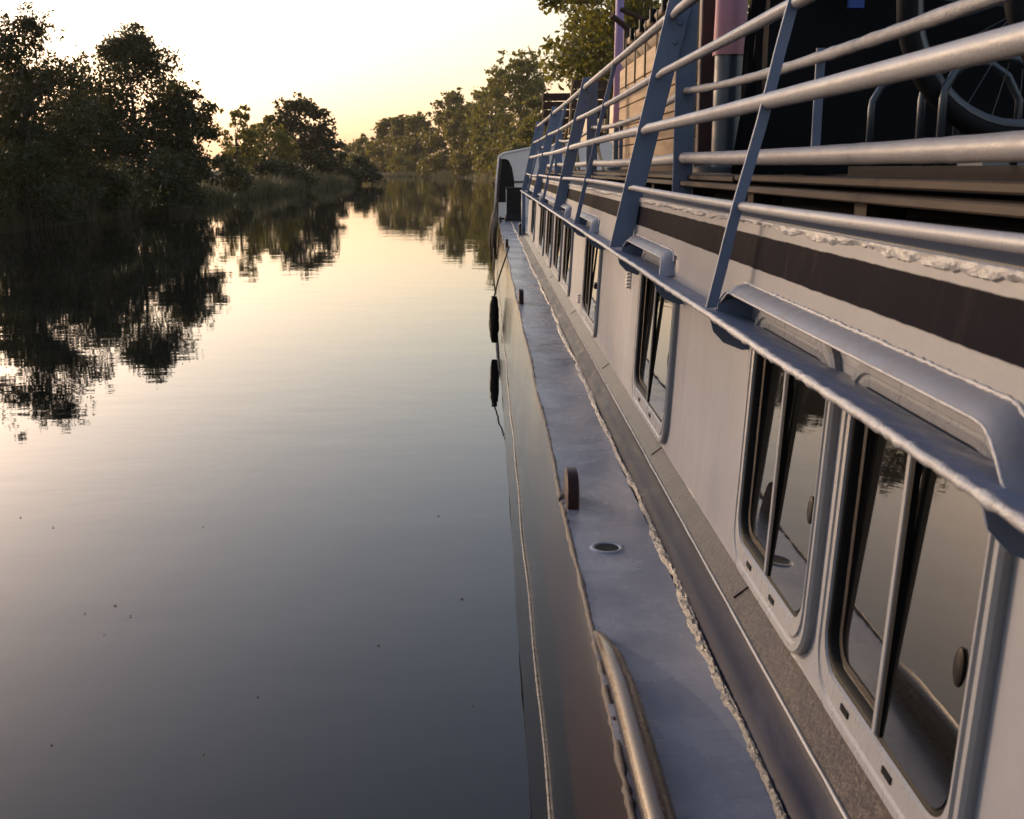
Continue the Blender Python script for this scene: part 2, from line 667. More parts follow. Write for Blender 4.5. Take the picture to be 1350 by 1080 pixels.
def make_tree(name, label, px, tip, Y, wpx, mat, seed, dens=1.0, leafpx=4.2, lobes=46, lobe=.30, base=.10, group=None, cat='tree', airy=None, ground=.8, X=None, top=.75):
    rs = np.random.default_rng(seed)
    r0 = random.Random(seed)
    P = at_y(px, tip, Y)
    ht = P.z - ground
    rx = wpx * 1.22 / 2 / F_PX * Y
    t = empty(name, (P.x, Y, ground), label, cat, group)
    # trunk and limbs
    mb = MB()
    tr = max(.07, ht * .018)
    lean = r0.uniform(-.04, .04) * ht
    trunk = [(0, 0, -.4), (lean * .2, 0, ht * .2), (lean * .6, lean * .3, ht * .45), (lean, lean * .5, ht * .74)]
    mb.tube(trunk, [tr * 1.25, tr, tr * .75, tr * .25], 8)
    cen, rad = crown_lobes(rs, lean * .6, 0, ht * base, ht, rx, lobes, lobe=lobe, top=top)
    for k in rs.choice(len(cen), min(14, len(cen)), replace=False):
        c = cen[k]
        f = .15 + .5 * r0.random()
        s = Vector(trunk[1]).lerp(Vector(trunk[3]), f)
        e = Vector(c)
        mid = s.lerp(e, .5) + Vector((0, 0, .06 * ht))
        mb.tube([s, mid, e], [tr * .42, tr * .25, tr * .08], 5)
    mb.build('trunk', M_BARK, t, smooth=True)
    size = leafpx / F_PX * Y
    area = math.pi * rx * ht * .5
    n = int(dens * 5.0 * area / (size * size * .4))
    n = max(700, min(n, 30000))
    v, q = leaf_cloud(rs, cen, rad, n, size)
    if airy:
        # loose sprays of twigs breaking the outline near the top
        k = airy
        cc = cen[rs.integers(0, len(cen), k)] + rs.normal(size=(k, 3)) * rx * .16
        hi = cen[:, 2].max()
        cc[:, 2] = np.clip(cc[:, 2] + rx * .25 * rs.random(k), ht * .35, ht * 1.03)
        v2, q2 = leaf_cloud(rs, cc, np.full(k, rx * .10), int(k * 26), size * .9, shell=.1)
        q2 = q2 + len(v)
        v = np.vstack([v, v2])
        q = np.vstack([q, q2])
    v[:, 2] = np.maximum(v[:, 2], .05)
    np_mesh('crown', v, q, mat, t)
    return t


GL, GR = 'trees along the port bank', 'trees along the far and starboard bank'
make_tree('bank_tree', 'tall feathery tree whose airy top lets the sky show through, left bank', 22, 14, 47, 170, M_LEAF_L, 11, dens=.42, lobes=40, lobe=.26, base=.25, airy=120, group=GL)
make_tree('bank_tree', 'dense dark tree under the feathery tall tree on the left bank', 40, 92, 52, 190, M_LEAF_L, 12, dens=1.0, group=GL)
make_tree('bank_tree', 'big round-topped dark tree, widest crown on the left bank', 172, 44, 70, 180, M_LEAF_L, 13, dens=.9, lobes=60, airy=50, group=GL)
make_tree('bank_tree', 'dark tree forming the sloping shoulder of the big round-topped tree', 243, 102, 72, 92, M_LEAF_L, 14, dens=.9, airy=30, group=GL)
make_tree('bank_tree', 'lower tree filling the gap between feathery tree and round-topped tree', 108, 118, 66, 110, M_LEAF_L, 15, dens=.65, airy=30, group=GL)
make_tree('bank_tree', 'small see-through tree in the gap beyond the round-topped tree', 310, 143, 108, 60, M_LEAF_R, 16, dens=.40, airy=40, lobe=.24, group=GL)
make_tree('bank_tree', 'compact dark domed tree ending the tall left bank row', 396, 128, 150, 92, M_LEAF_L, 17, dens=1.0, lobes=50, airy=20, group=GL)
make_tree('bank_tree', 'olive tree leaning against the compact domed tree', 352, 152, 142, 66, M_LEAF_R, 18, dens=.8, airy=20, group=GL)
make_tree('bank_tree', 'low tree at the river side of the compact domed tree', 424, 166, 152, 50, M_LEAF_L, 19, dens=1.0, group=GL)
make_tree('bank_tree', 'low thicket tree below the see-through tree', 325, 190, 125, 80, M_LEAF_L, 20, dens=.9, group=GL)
# port bank, ahead of the frame's edge: unseen tree added to shade the stern
make_tree('bank_tree', 'unseen airy tree added on the left bank to shade the stern windows', -700, -330, 26, 360, M_LEAF_L, 22, dens=.6, group=GL)
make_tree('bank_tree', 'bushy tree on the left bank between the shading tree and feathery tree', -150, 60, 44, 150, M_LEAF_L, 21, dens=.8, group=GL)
for k, (px, tip, Y, w, lab) in enumerate([
        (450, 200, 165, 52, 'rounded bank bush nearest the compact domed tree'),
        (472, 207, 168, 46, 'middle bush of the low spit on the left bank'),
        (490, 216, 170, 26, 'last small bush at the tip of the left bank spit'),
        (292, 205, 92, 80, 'dark bush on the water edge below the see-through tree'),
        (372, 214, 125, 90, 'dark bush on the water edge below the compact domed tree'),
        (215, 196, 62, 130, 'dark bush on the water edge below the round-topped tree'),
        (130, 215, 54, 120, 'low bush among reeds between the two tallest left trees'),
        (30, 190, 44, 150, 'dark bush among reeds below the feathery tree')]):
    make_tree('bank_bush', lab, px, tip, Y, w, M_LEAF_L, 40 + k, dens=1.1, lobes=26, lobe=.34, base=-.02, cat='bush', group='bushes on the port bank', ground=.3)

for k, (px, tip, Y, w, dens, airy, lab) in enumerate([
        (452, 190, 385, 30, .9, 8, 'farthest pale little tree where the river bends away'),
        (478, 180, 372, 44, .9, 10, 'second tree of the far row, small and hazy'),
        (514, 154, 356, 56, .9, 30, 'upright rounded tree standing at the river bend'),
        (552, 152, 338, 62, 1., 15, 'broad olive tree beside the upright rounded tree at the bend'),
        (594, 121, 320, 76, .8, 50, 'tall domed tree with feathery crown, centre of far row'),
        (632, 145, 296, 64, 1., 15, 'shorter leafy tree beside the tall domed tree'),
        (656, 150, 268, 60, 1., 10, 'dense olive tree between shorter leafy tree and tall feathery tree'),
        (684, 75, 235, 112, .55, 110, 'very tall feathery tree behind the white bow'),
        (534, 150, 345, 60, 1., 15, 'leafy tree between the upright rounded tree and the broad olive tree'),
        (614, 132, 300, 56, .9, 20, 'leafy tree touching the tall domed tree on its bow side'),
        (650, 98, 262, 62, .7, 50, 'tall tree next to the very tall feathery tree'),
        (712, 120, 200, 90, 1., 20, 'dense tree below the very tall feathery tree')]):
    make_tree('far_tree', lab, px, tip, Y, w, M_LEAF_R, 70 + k, dens=dens, airy=airy, lobes=44, base=.02, group=GR, ground=.9)
for k, (px, tip, Y, w, lab) in enumerate([
        (500, 208, 350, 60, 'low shrub on the far bank by the river bend'),
        (540, 205, 330, 60, 'low shrub on the far bank under the broad olive tree'),
        (580, 205, 315, 60, 'low shrub on the far bank under the tall domed tree'),
        (620, 203, 300, 60, 'low shrub on the far bank under the shorter leafy tree'),
        (655, 200, 275, 60, 'low shrub on the far bank under the dense olive tree'),
        (690, 190, 200, 80, 'low shrub on the far bank under the very tall feathery tree')]):
    make_tree('far_bush', lab, px, tip, Y, w, M_LEAF_R, 90 + k, dens=1.2, lobes=24, lobe=.36, base=-.03, cat='bush', group='shrubs along the far bank', ground=.3)
make_tree('plane_tree', 'leafy sunlit tree overhanging the boat above the upper deck', 838, -130, 58, 250, M_LEAF_N, 110, dens=.55, leafpx=7.5, lobes=70, lobe=.20, base=.38, airy=60, group=GR)
make_tree('plane_tree', 'leafy tree behind the overhanging sunlit tree', 800, -60, 92, 170, M_LEAF_N, 111, dens=.5, leafpx=5, lobes=60, lobe=.22, base=.40, airy=40, group=GR)
make_tree('plane_tree', 'dark tree on the near bank behind the tarpaulin', 1150, -420, 34, 420, M_LEAF_R, 112, dens=.4, leafpx=8, lobes=50, base=.2, group=GR)


def reeds(name, edge_pts, n, hmin, hmax, w, mat, seed, label, spread=2.6, setback=-0.5, side=-1):
    rs = np.random.default_rng(seed)
    e = np.array(edge_pts, float)
    seg = np.linalg.norm(np.diff(e, axis=0), axis=1)
    cum = np.concatenate([[0], np.cumsum(seg)])
    s = rs.random(n) * cum[-1]
    i = np.clip(np.searchsorted(cum, s) - 1, 0, len(seg) - 1)
    t = ((s - cum[i]) / seg[i])[:, None]
    p = e[i] * (1 - t) + e[i + 1] * t
    tan = (e[i + 1] - e[i]) / seg[i][:, None]
    nor = np.stack([tan[:, 1], -tan[:, 0]], 1) * side
    off = setback + spread * rs.random(n) ** 1.3
    p = p + nor * off[:, None]
    # uneven height along the bank
    ph = .62 + .38 * np.sin(s * .23 + 1.3) * np.sin(s * .071 + .4) + .12 * rs.normal(size=n)
    h = (hmin + (hmax - hmin) * rs.random(n)) * np.clip(ph, .3, 1.2)
    z0 = np.minimum(.05 + off * .25, .75) - .25
    lean = rs.normal(size=(n, 2)) * .16 * h[:, None]
    a = rs.random(n) * math.pi
    wx = np.stack([np.cos(a), np.sin(a)], 1) * w * (.6 + .8 * rs.random(n))[:, None]
    b0 = np.column_stack([p - wx, z0])
    b1 = np.column_stack([p + wx, z0])
    m0 = np.column_stack([p + lean * .35 - wx * .8, z0 + h * .6])
    m1 = np.column_stack([p + lean * .35 + wx * .8, z0 + h * .6])
    t0 = np.column_stack([p + lean - wx * .15, z0 + h])
    t1 = np.column_stack([p + lean + wx * .15, z0 + h])
    v = np.stack([b0, b1, m0, m1, t0, t1], 1).reshape(-1, 3)
    base = (np.arange(n) * 6)[:, None]
    q = np.concatenate([base + np.array([0, 1, 3, 2]), base + np.array([2, 3, 5, 4])], 0)
    o = np_mesh(name, v, q, mat)
    o['kind'] = 'stuff'
    return tag(o, label, 'reeds')


reeds('reeds', LEFT_EDGE[1:4], 26000, 1.0, 2.6, .022, M_REED, 3, 'tall dry reeds lining the near left bank')
reeds('reeds', LEFT_EDGE[3:7], 20000, .9, 2.1, .045, M_REED, 4, 'reeds and grass lining the left bank further off', spread=3)
reeds('reeds', LEFT_EDGE[0:2], 5000, 1.0, 2.2, .03, M_REED, 5, 'reeds along the left bank beside the moored barge')
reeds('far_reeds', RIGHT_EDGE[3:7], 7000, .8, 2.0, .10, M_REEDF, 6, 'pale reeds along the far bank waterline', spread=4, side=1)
reeds('reeds', RIGHT_EDGE[0:4], 7000, .8, 1.8, .04, M_REED, 8, 'grass and reeds on the mooring bank behind the barge', spread=3, side=1)

# ------------------------------------------------------------------ the barge
barge = empty('barge', (2.6, 8, 0), 'long grey painted river barge with sliding cabin windows and tube railing', 'boat')
OFF = Vector((-2.6, -8, 0))


def part(mb, name, mat, parent=barge, smooth=False, angle=None):
    """mesh given in world coordinates, parented under the barge (or one of its parts)"""
    o = mb.build(name, mat, None, smooth, angle)
    o.parent = parent
    o.matrix_parent_inverse.identity()
    if parent is barge:
        o.location = OFF
    return o


Z = lambda zr: H + zr           # height given relative to the eye
DECK = Z(-1.15)
Y0, Y1 = -5.0, 25.4             # run of the straight side
YC = 18.4                       # cabin's forward end


def yl(a, b, near=.06, far=.5):
    out, y = [], a
    while y < b:
        out.append(y)
        y += max(near, min(far, abs(y) * .05))
    out.append(b)
    return out


def bow_x(y):
    return 0.0 if y < 25 else 2.45 * ((y - 25) / 10.0) ** 2.2


# hull
ys = yl(Y0, 25, .25, 1.0) + [26, 27, 28, 29, 30, 31, 32, 33, 34, 34.8, 35.0]
rings = []
for y in ys:
    bx_ = min(bow_x(y), 2.44)
    wv = .003 * math.sin(y * 4.1) + .003 * math.sin(y * 1.7 + 1)
    up = 0
    left = [(.262, DECK - .012), (.252, DECK - .05), (.216, .80), (.190, .44), (.157, .03), (.150, -.1), (.4, -.9)]
    L = [(x + bx_ + (wv if 0 < i < 5 else 0), y, z) for i, (x, z) in enumerate(left)]
    Rr = [(5.2 - (x + bx_), y, z) for x, z in reversed(left)]
    rings.append(L + Rr)
hb = MB()
hb.loft(rings, closed=False)
hb.add(rings[0], [tuple(range(len(rings[0])))])
hull = part(hb, 'hull', M_HULL, smooth=True, angle=50)
hull['label'] = 'glossy dark hull side with maroon upper band'


def strip_tube(y0, y1, fn, rad, jitter, n=6, near=.02, far=.25, seed=1, squash=1.0, grow=.012):
    """bead that follows fn(y) -> (x, z) with lumps"""
    rr = random.Random(seed)
    pts, rads, y = [], [], y0
    while y < y1:
        x, z = fn(y)
        pts.append((x + rr.uniform(-1, 1) * rad * jitter * .5, y, z + rr.uniform(-1, 1) * rad * jitter * .4))
        rads.append(rad * (1 + rr.uniform(-jitter, jitter)))
        y += max(near, min(far, abs(y) * grow))
    mb = MB()
    return mb.tube(pts, rads, n, True, squash)


part(strip_tube(Y0, 25, lambda y: (.186 + .003 * math.sin(y * 4.1) + .003 * math.sin(y * 1.7 + 1), (.432 + .005 * math.sin(y * 1.3))), .0055, .12, near=.1), 'rubbing_strip', M_GOLDBEAD, smooth=True)
part(strip_tube(3.75, 25, lambda y: (.262 + .004 * math.sin(y * 3), DECK - .003), .009, .3, near=.03, seed=5), 'edge_weld', M_RUSTBEAD, smooth=True)
part(strip_tube(1.0, 3.75, lambda y: (.262 + .003 * math.sin(y * 3), DECK - .004), .009, .32, near=.022, seed=6), 'edge_weld', M_RUSTBEAD, smooth=True)

# side deck: slightly buckled plating
rr = random.Random(3)
ph = [rr.uniform(0, 6.28) for _ in range(6)]


def deck_z(x, y):
    return DECK + .0032 * math.sin(y * 5.3 + ph[0] + x * 2) + .0026 * math.sin(y * 9.7 + ph[1] - x * 3) * math.sin(y * .8 + ph[3]) + .0015 * math.sin(y * 2.1 + ph[2]) - .004 * math.sin((x - .26) / .26 * math.pi)


HOLE = at_y(800, 722, 3.3)
hr = ray(800, 722)
HP = Vector((0, 0, H)) + hr * (-1.15 / hr.z)
yy = yl(Y0, 25.6, .05, .2)
xs = [.258, .285, .32, .36, .40, .44, .48, .525]
db = MB()
g = [[(x, y, deck_z(x, y)) for x in xs] for y in yy]
db.loft(g, closed=False)
db.box(.5, 4.7, YC, 27, DECK - .05, DECK - .005)
deck = part(db, 'side_deck', M_DECK, smooth=True, angle=40)
deck['label'] = 'narrow blue-grey painted side deck'
# drain: rim ring and flat black disc painting in the hole's shade
mb = MB()
ring = lambda r, z: [(HP.x + r * math.cos(w * math.pi / 12), HP.y + r * 1.0 * math.sin(w * math.pi / 12), z) for w in range(24)]
zt = DECK + .004
mb.loft([ring(.060, zt - .009), ring(.050, zt - .002), ring(.042, zt - .001), ring(.036, zt - .006)])
part(mb, 'drain_rim', M_DECK, smooth=True)
mb = MB()
mb.add(ring(.0375, zt - .0042), [tuple(range(24))])
part(mb, 'drain_hole', M_RUB)
# coaming: weld, sloped skirt, bright lip, rusty plate, bead, then the wall
SK0, SK1 = (.528, DECK - .01), (.603, Z(-1.082))
sy = yl(Y0, YC + .4, .12, .6)
mb = MB()
mb.loft([[(SK0[0], y, SK0[1]), (.545, y, Z(-1.128)), (.566, y, Z(-1.115)), (SK1[0] - .006, y, Z(-1.092)), (SK1[0], y, SK1[1])] for y in sy], closed=False)
part(mb, 'coaming_skirt', M_SKIRT, smooth=True)
part(strip_tube(Y0, YC + .4, lambda y: (.606, Z(-1.080)), .0045, .15, near=.08, seed=9), 'coaming_lip', M_FRAME, smooth=True)
mb = MB()
mb.loft([[(.607, y, Z(-1.080)), (.640 + .001 * math.sin(y * 3), y, Z(-1.056)), (.669, y, Z(-1.034))] for y in sy], closed=False)
part(mb, 'coaming_plate', M_PLATE, smooth=True)
for k, y in enumerate([2.62, 4.05, 5.9, 8.2, 11, 14]):
    mb = MB()
    mb.tube([(.622, y, Z(-1.068)), (.662, y + .004, Z(-1.039))], .0022, 5)
    part(mb, 'plate_joint', M_RUB)
part(strip_tube(.8, YC, lambda y: (.6695 + .002 * math.sin(y * 5), Z(-1.034)), .0075, .3, near=.03, seed=10), 'wall_bead', M_BEAD, smooth=True)

# windows (y0 near edge, y1 far edge) and their recess groups
WIN = []


def wy(px):
    """y along the wall plane for a photo column on it, at mid window height"""
    lo, hi = .3, 60
    for _ in range(60):
        m = (lo + hi) / 2
        c, s = math.cos(YAW), math.sin(YAW)
        xr, yr = .66 * c - m * s, .66 * s + m * c
        d = yr * math.cos(PITCH) + .69 * math.sin(PITCH)
        if PX0 + F_PX * xr / d > px:
            lo = m
        else:
            hi = m
    return m


for a, b in [(1292, 1092), (1079, 977), (883, 838), (788, 769), (752, 742.5), (739, 730.3), (727, 720), (717, 711.3), (704.5, 700.5)]:
    WIN.append((wy(a), wy(b)))
GROUPS = [(WIN[0][0] - .10, WIN[1][1] + .085), (WIN[2][0] - .05, WIN[2][1] + .10), (WIN[3][0] - .05, WIN[3][1] + .10), (WIN[4][0] - .06, WIN[6][1] + .1), (WIN[7][0] - .06, WIN[8][1] + .1)]
ZB, ZL = -1.036, -.372           # wall foot, ledge (relative to the eye)
XW = .672                       # window plane


def sm(t):
    t = max(0, min(1, t))
    return t * t * (3 - 2 * t)


def recess(y):
    r = 0
    for a, b in GROUPS:
        r = max(r, min(sm((y - a + .05) / .06), sm((b + .012 - y) / .02)))
    return r


def lean(z):
    return .052 * (z - ZB) - .012


def wall_x(y, z):
    t = (z - ZB) / (ZL - ZB)
    out = .022 * sm((t - .05) / .95)
    for a, b in WIN:
        if a + .036 < y < b - .036 and -.945 < z < -.40:
            return XW + .07 + lean(z)
    # below a window pocket the wall keeps to the window plane
    return XW + lean(z) + .0016 * math.sin(y * 3.3 + 2) * math.sin(z * 6)


wys = set(yl(-4.8, YC, .08, .3))
for a, b in GROUPS:
    for t in np.linspace(a - .06, a + .02, 9):
        wys.add(float(t))
    for t in np.linspace(b - .012, b + .02, 7):
        wys.add(float(t))
for a, b in WIN:
    for t in (a + .035, a + .037, b - .037, b - .035):
        wys.add(t)
wys = sorted(y for y in wys if y <= YC)
WZ = sorted(list(np.linspace(ZB, ZL, 14)) + [-.9455, -.9445, -.4005, -.3995])
mb = MB()
mb.loft([[(wall_x(y, z), y, Z(z)) for z in WZ] for y in wys], closed=False)
wall = part(mb, 'cabin_wall', M_WALL, smooth=True, angle=45)
mb = MB()
mb.box(XW + .01, 4.58, YC - .02, YC + .012, DECK, Z(ZL), 0)
part(mb, 'cabin_front', M_WALL)

# ledge: a plate that sticks out, with a worn half-round edge
XE = .552
mb = MB()
mb.loft([[(XE, y, Z(-.366)), (XE, y, Z(-.352)), (XW + .024, y, Z(-.388)), (XW + .024, y, Z(-.400))] for y in yl(-4.8, YC, .3, .8)], closed=True, cap0=True, cap1=True)
part(mb, 'ledge', M_POST)
part(strip_tube(.4, YC, lambda y: (XE - .001 + .0015 * math.sin(y * 5), Z(-.357)), .0085, .22, near=.02, grow=.008, seed=11), 'ledge_bead', M_BEAD, smooth=True)

# sloped roof side with pockets over the windows
XT, ZT = .690, -.126
def rs_x(z):
    return .650 + (z + .385) / (ZT + .385) * (XT - .650)


def zlo(y):
    return -.300 if any(a - .018 < y < b + .008 for a, b in GROUPS) else -.386


rsy = set(yl(-4.8, YC, .1, .3))
for a, b in GROUPS:
    rsy |= {a - .0185, a - .0175, b + .0075, b + .0085}
rsy = sorted(rsy)
rows = [-.386, -.36, -.33, -.30, -.28, -.25, -.226, -.19, -.155, -.14, ZT]
mb = MB()
mb.loft([[(rs_x(max(z, zlo(y))) + .0015 * math.sin(y * 2.3 + z * 9), y, Z(max(z, zlo(y)))) for z in rows] for y in rsy], closed=False)
part(mb, 'roof_side', M_ROOFSIDE, smooth=True, angle=28)
# visor over each window group: a bent plate that runs out into the ledge at both ends
for k, (a, b) in enumerate(GROUPS):
    vb = MB()
    n = max(24, int((b - a) / .03))
    ya, yb_ = a - .05, b + .03
    secs = []
    for i in range(n + 1):
        y = ya + (yb_ - ya) * i / n
        e = sm((y - ya) / .15) ** .7 * sm((yb_ - y) / .07) ** .6
        xl, zl = .600 + .022 * e, -.372 + .062 * e
        xr, zr = .655 + .010 * e, -.362 + .074 * e
        secs.append([(xl, y, Z(zl)), (xl * .66 + xr * .34, y, Z(zl * .62 + zr * .38 + .006 * e)), (xr, y, Z(zr)), (xr + .003, y, Z(zr - .006)), (xl * .6 + xr * .4, y, Z(zl * .62 + zr * .38 - .004)), (xl + .002, y, Z(zl - .007))])
    vb.loft(secs, True, True, True)
    vis = part(vb, 'visor', M_VISOR, smooth=True, angle=50)
    cb = MB()
    y = b + .004
    outl = [(.600, -.372), (.606, -.335), (.618, -.318), (.660, -.300), (XW + .046, -.300), (XW + .046, -.395)]
    cb.loft([[(x, y - .002, Z(z)) for x, z in outl], [(x, y + .002, Z(z)) for x, z in outl]], True, True, True)
    part(cb, 'visor_cheek', M_POST, vis)
    rp_ = MB()
    rp_.box(XW + .0235, XW + .030, a - .02, b + .012, Z(-.3745), Z(-.285))
    part(rp_, 'recess_panel', M_WALL, vis)
    lip = MB()
    lip.tube([(q[0][0] - .0005, q[0][1], q[0][2] - .003) for q in secs], .0033, 6)
    part(lip, 'visor_lip', M_BEAD, vis, smooth=True)
    if k < 3:
        rq = random.Random(60 + k)
        cp = [(q[2][0] - .001, q[2][1], q[2][2] + .001) for q in secs[2:-1]]
        fine = []
        for p_, q_ in zip(cp[:-1], cp[1:]):
            for t in (0, .33, .66):
                fine.append((p_[0] + (q_[0] - p_[0]) * t, p_[1] + (q_[1] - p_[1]) * t, p_[2] + (q_[2] - p_[2]) * t + rq.uniform(-.0012, .0012)))
        cl = MB()
        cl.tube(fine, [.0036 * (1 + rq.uniform(-.4, .4)) for _ in fine], 6)
        part(cl, 'caulk_line', M_BEAD, vis, smooth=True)


def ragged_strip(y0, y1, fn, w, proud, seed, near=.009, grow=.006, far=.2):
    """torn flat bead: fn(y) -> (x, z, ux, uz, nx, nz): origin, across direction, outward direction"""
    rr = random.Random(seed)
    rings, y = [], y0
    lo = .5
    while y < y1:
        x, z, ux, uz, nx, nz = fn(y)
        lo = max(.25, min(1.0, lo + rr.uniform(-.22, .22)))
        prof = [(0, 0), (.12, .5 + .4 * rr.random()), (.30, .45 + .6 * rr.random()), (.5 * lo + .1, .35 + .75 * rr.random()), (.25 + .65 * lo, .2 + .5 * rr.random()), (.35 + .65 * lo, -.15)]
        rings.append([(x + ux * w * a_ + nx * proud * h_, y, z + uz * w * a_ + nz * proud * h_) for a_, h_ in prof])
        y += max(near, min(far, abs(y) * grow))
    mb = MB()
    return mb.loft(rings, closed=False)


# top weld of the roof side
part(ragged_strip(.6, YC, lambda y: (rs_x(-.127) - .0005, Z(-.127), -.16, -.985, -.985, .16), .024, .009, 12), 'roof_weld', M_BEAD, smooth=True, angle=30)
def deck_weld(y):
    return (.540 + .004 * math.sin(y * 2.3) + .003 * math.sin(y * 7), DECK + .005, -1, -.12, -.1, .99)


part(ragged_strip(.9, 24.6, deck_weld, .028, .012, 8, near=.005, grow=.004), 'deck_weld', M_GOLDBEAD, smooth=True, angle=25)
mb = MB()
mb.box(XT, 5.2 - XT, -4.8, YC, Z(-.150), Z(-.124))
part(mb, 'cabin_roof', M_ROOF)
mb = MB()
mb.box(4.58, 4.6, -4.8, YC, DECK, Z(-.13))
part(mb, 'far_wall', M_WALL)
# end cheeks (brackets) above and below the ledge
for a, b in GROUPS:
    for y in (a - .012, b + .006):
        mb = MB()
        outl = [(XE + .030, -.378), (XW + .026, -.402), (XW + .024, -.468), (XW - .0, -.470), (XE + .070, -.450), (XE + .042, -.420)]
        mb.loft([[(x, y - .003, Z(z)) for x, z in outl], [(x, y + .003, Z(z)) for x, z in outl]], True, True, True)
        part(mb, 'bracket', M_POST)


def rrect(y0, y1, z0, z1, r, x, n=6):
    pts = []
    for cy, cz, a0 in ((y1 - r, z1 - r, 0), (y0 + r, z1 - r, 90), (y0 + r, z0 + r, 180), (y1 - r, z0 + r, 270)):
        for k in range(n + 1):
            w = math.radians(a0 + 90 * k / n)
            pts.append((x, cy + r * math.cos(w), Z(cz + r * math.sin(w))))
    return pts


def lpart(mb, *a_, **k_):
    mb.v = [(x + lean(z - H), y, z) for x, y, z in mb.v]
    return part(mb, *a_, **k_)


def make_window(y0, y1, k):
    w = y1 - y0
    zb, zt_ = -1.016, -.336
    r = .105
    xf = XW - .020              # face of the frame
    fr = MB()
    seq = [(0, XW + .012, 0), (0, xf + .006, 0), (.006, xf, 0), (.020, xf + .001, 0), (.024, xf + .006, 0), (.030, xf + .006, .0), (.034, xf + .001, .0),
           (.044, xf + .003, .028), (.047, xf + .012, .030)]
    rings = [rrect(y0 + i, y1 - i, zb + i + e, zt_ - i, max(.03, r - i * .6), x) for i, x, e in seq]
    fr.loft(rings)
    win = lpart(fr, 'window', M_FRAME, smooth=True, angle=30)
    i, e = .047, .030
    gy0, gy1, gz0, gz1 = y0 + i, y1 - i, zb + i + e, zt_ - i
    rb = MB()
    rb.loft([rrect(gy0, gy1, gz0, gz1, .07, xf + .008), rrect(gy0 + .010, gy1 - .010, gz0 + .010, gz1 - .01, .062, xf + .010), rrect(gy0 + .014, gy1 - .014, gz0 + .014, gz1 - .014, .06, xf + .04)])
    lpart(rb, 'gasket', M_RUB, win, smooth=True)
    ym = gy0 + (gy1 - gy0) * .50
    # near pane in front, far sliding pane deeper in with its own slim frame
    gl = MB()
    o = rrect(gy0 + .012, ym + .25, gz0 + .012, gz1 - .012, .06, xf + .016)
    o = [(x, min(y, ym), z) for x, y, z in o]
    o = [(x + .032 * (z - Z(-.67)), y, z) for x, y, z in o]
    gl.add(o, [tuple(range(len(o)))])
    lpart(gl, 'glass_pane', M_GLASS, win)
    gl = MB()
    o = rrect(ym - .25, gy1 - .012, gz0 + .012, gz1 - .012, .06, xf + .034)
    o = [(x, max(y, ym - .02), z) for x, y, z in o]
    o = [(x + .032 * (z - Z(-.67)), y, z) for x, y, z in o]
    gl.add(o, [tuple(range(len(o)))])
    lpart(gl, 'glass_pane', M_GLASS, win)
    sf = MB()
    rA = rrect(ym - .3, gy1 - .026, gz0 + .022, gz1 - .022, .055, xf + .022)
    rB = rrect(ym - .3, gy1 - .036, gz0 + .032, gz1 - .032, .05, xf + .024)
    rC = rrect(ym - .3, gy1 - .036, gz0 + .032, gz1 - .032, .05, xf + .034)
    cl = lambda rg: [(x, max(y, ym - .01), z) for x, y, z in rg]
    sf.loft([cl(rA), cl(rB), cl(rC)])
    lpart(sf, 'sliding_sash', M_DARK, win, smooth=True, angle=40)
    mu = MB()
    mu.box(xf + .002, xf + .014, ym - .009, ym + .009, Z(gz0 + .006), Z(gz1 - .006), .003)
    lpart(mu, 'mullion', M_FRAME, win)
    mu = MB()
    mu.box(xf + .004, xf + .0155, ym - .024, ym - .009, Z(gz0 + .010), Z(gz1 - .010), 0)
    lpart(mu, 'mullion_seal', M_RUB, win)
    if y0 < 5:
        lt = MB()
        cy, cz = gy0 + .045, zb + .32
        lt.loft([[(x, cy + s * .016 * math.cos(t), Z(cz + s * .030 * math.sin(t))) for t in np.linspace(0, 2 * math.pi, 14, endpoint=False)] for x, s in ((xf + .020, 1), (xf + .012, 1), (xf + .010, .8))], True, False, True)
        lpart(lt, 'latch', M_DARK, win, smooth=True, angle=40)
        for t in (.30, .62):
            sl = MB()
            c = y1 - w * t
            sl.box(xf - .0006, xf + .004, c - .02, c + .02, Z(zb + .046), Z(zb + .058))
            lpart(sl, 'drain_slot', M_RUB, win)
    elif k == 3:
        lt = MB()
        lt.box(xf - .012, xf + .016, gy0 + .02, gy0 + .10, Z(zb + .30), Z(zb + .335), .006)
        lpart(lt, 'latch', M_DARK, win)
    return win


for k, (a, b) in enumerate(WIN):
    make_window(a, b, k)
# stud rows on the wall
for px, py0_, py1_, n in ((823, 346, 377, 7), (764, 384, 396, 4)):
    P = wy(px)
    mb = MB()
    d = P
    z_top = (VPY - py0_) / F_PX * P * 1.0
    z_bot = (VPY - py1_) / F_PX * P * 1.0
    mb.box(wall_x(P, z_top) - .004, wall_x(P, z_top) + .01, P - .03, P + .03, Z(z_bot), Z(z_top), .002)
    vent = part(mb, 'vent_strip', M_WALL)
    for k in range(n):
        z = z_bot + (z_top - z_bot) * (k + .5) / n
        x = wall_x(P, z)
        s = MB()
        s.box(x - .022, x - .002, P - .022, P + .022, Z(z - .006), Z(z + .004), .003)
        part(s, 'louvre', M_WHITE, vent)

# ---------------------------------------------------------------- railing
YP = [.62, 5.03, 9.45, 13.85, 18.15]
post_x = lambda zr: .554 + .235 * (zr + .354)
RAILS = [(.655, .0215), (.400, .0170), (.168, .0215), (-.082, .0125)]
YPALL = [-3.8] + YP


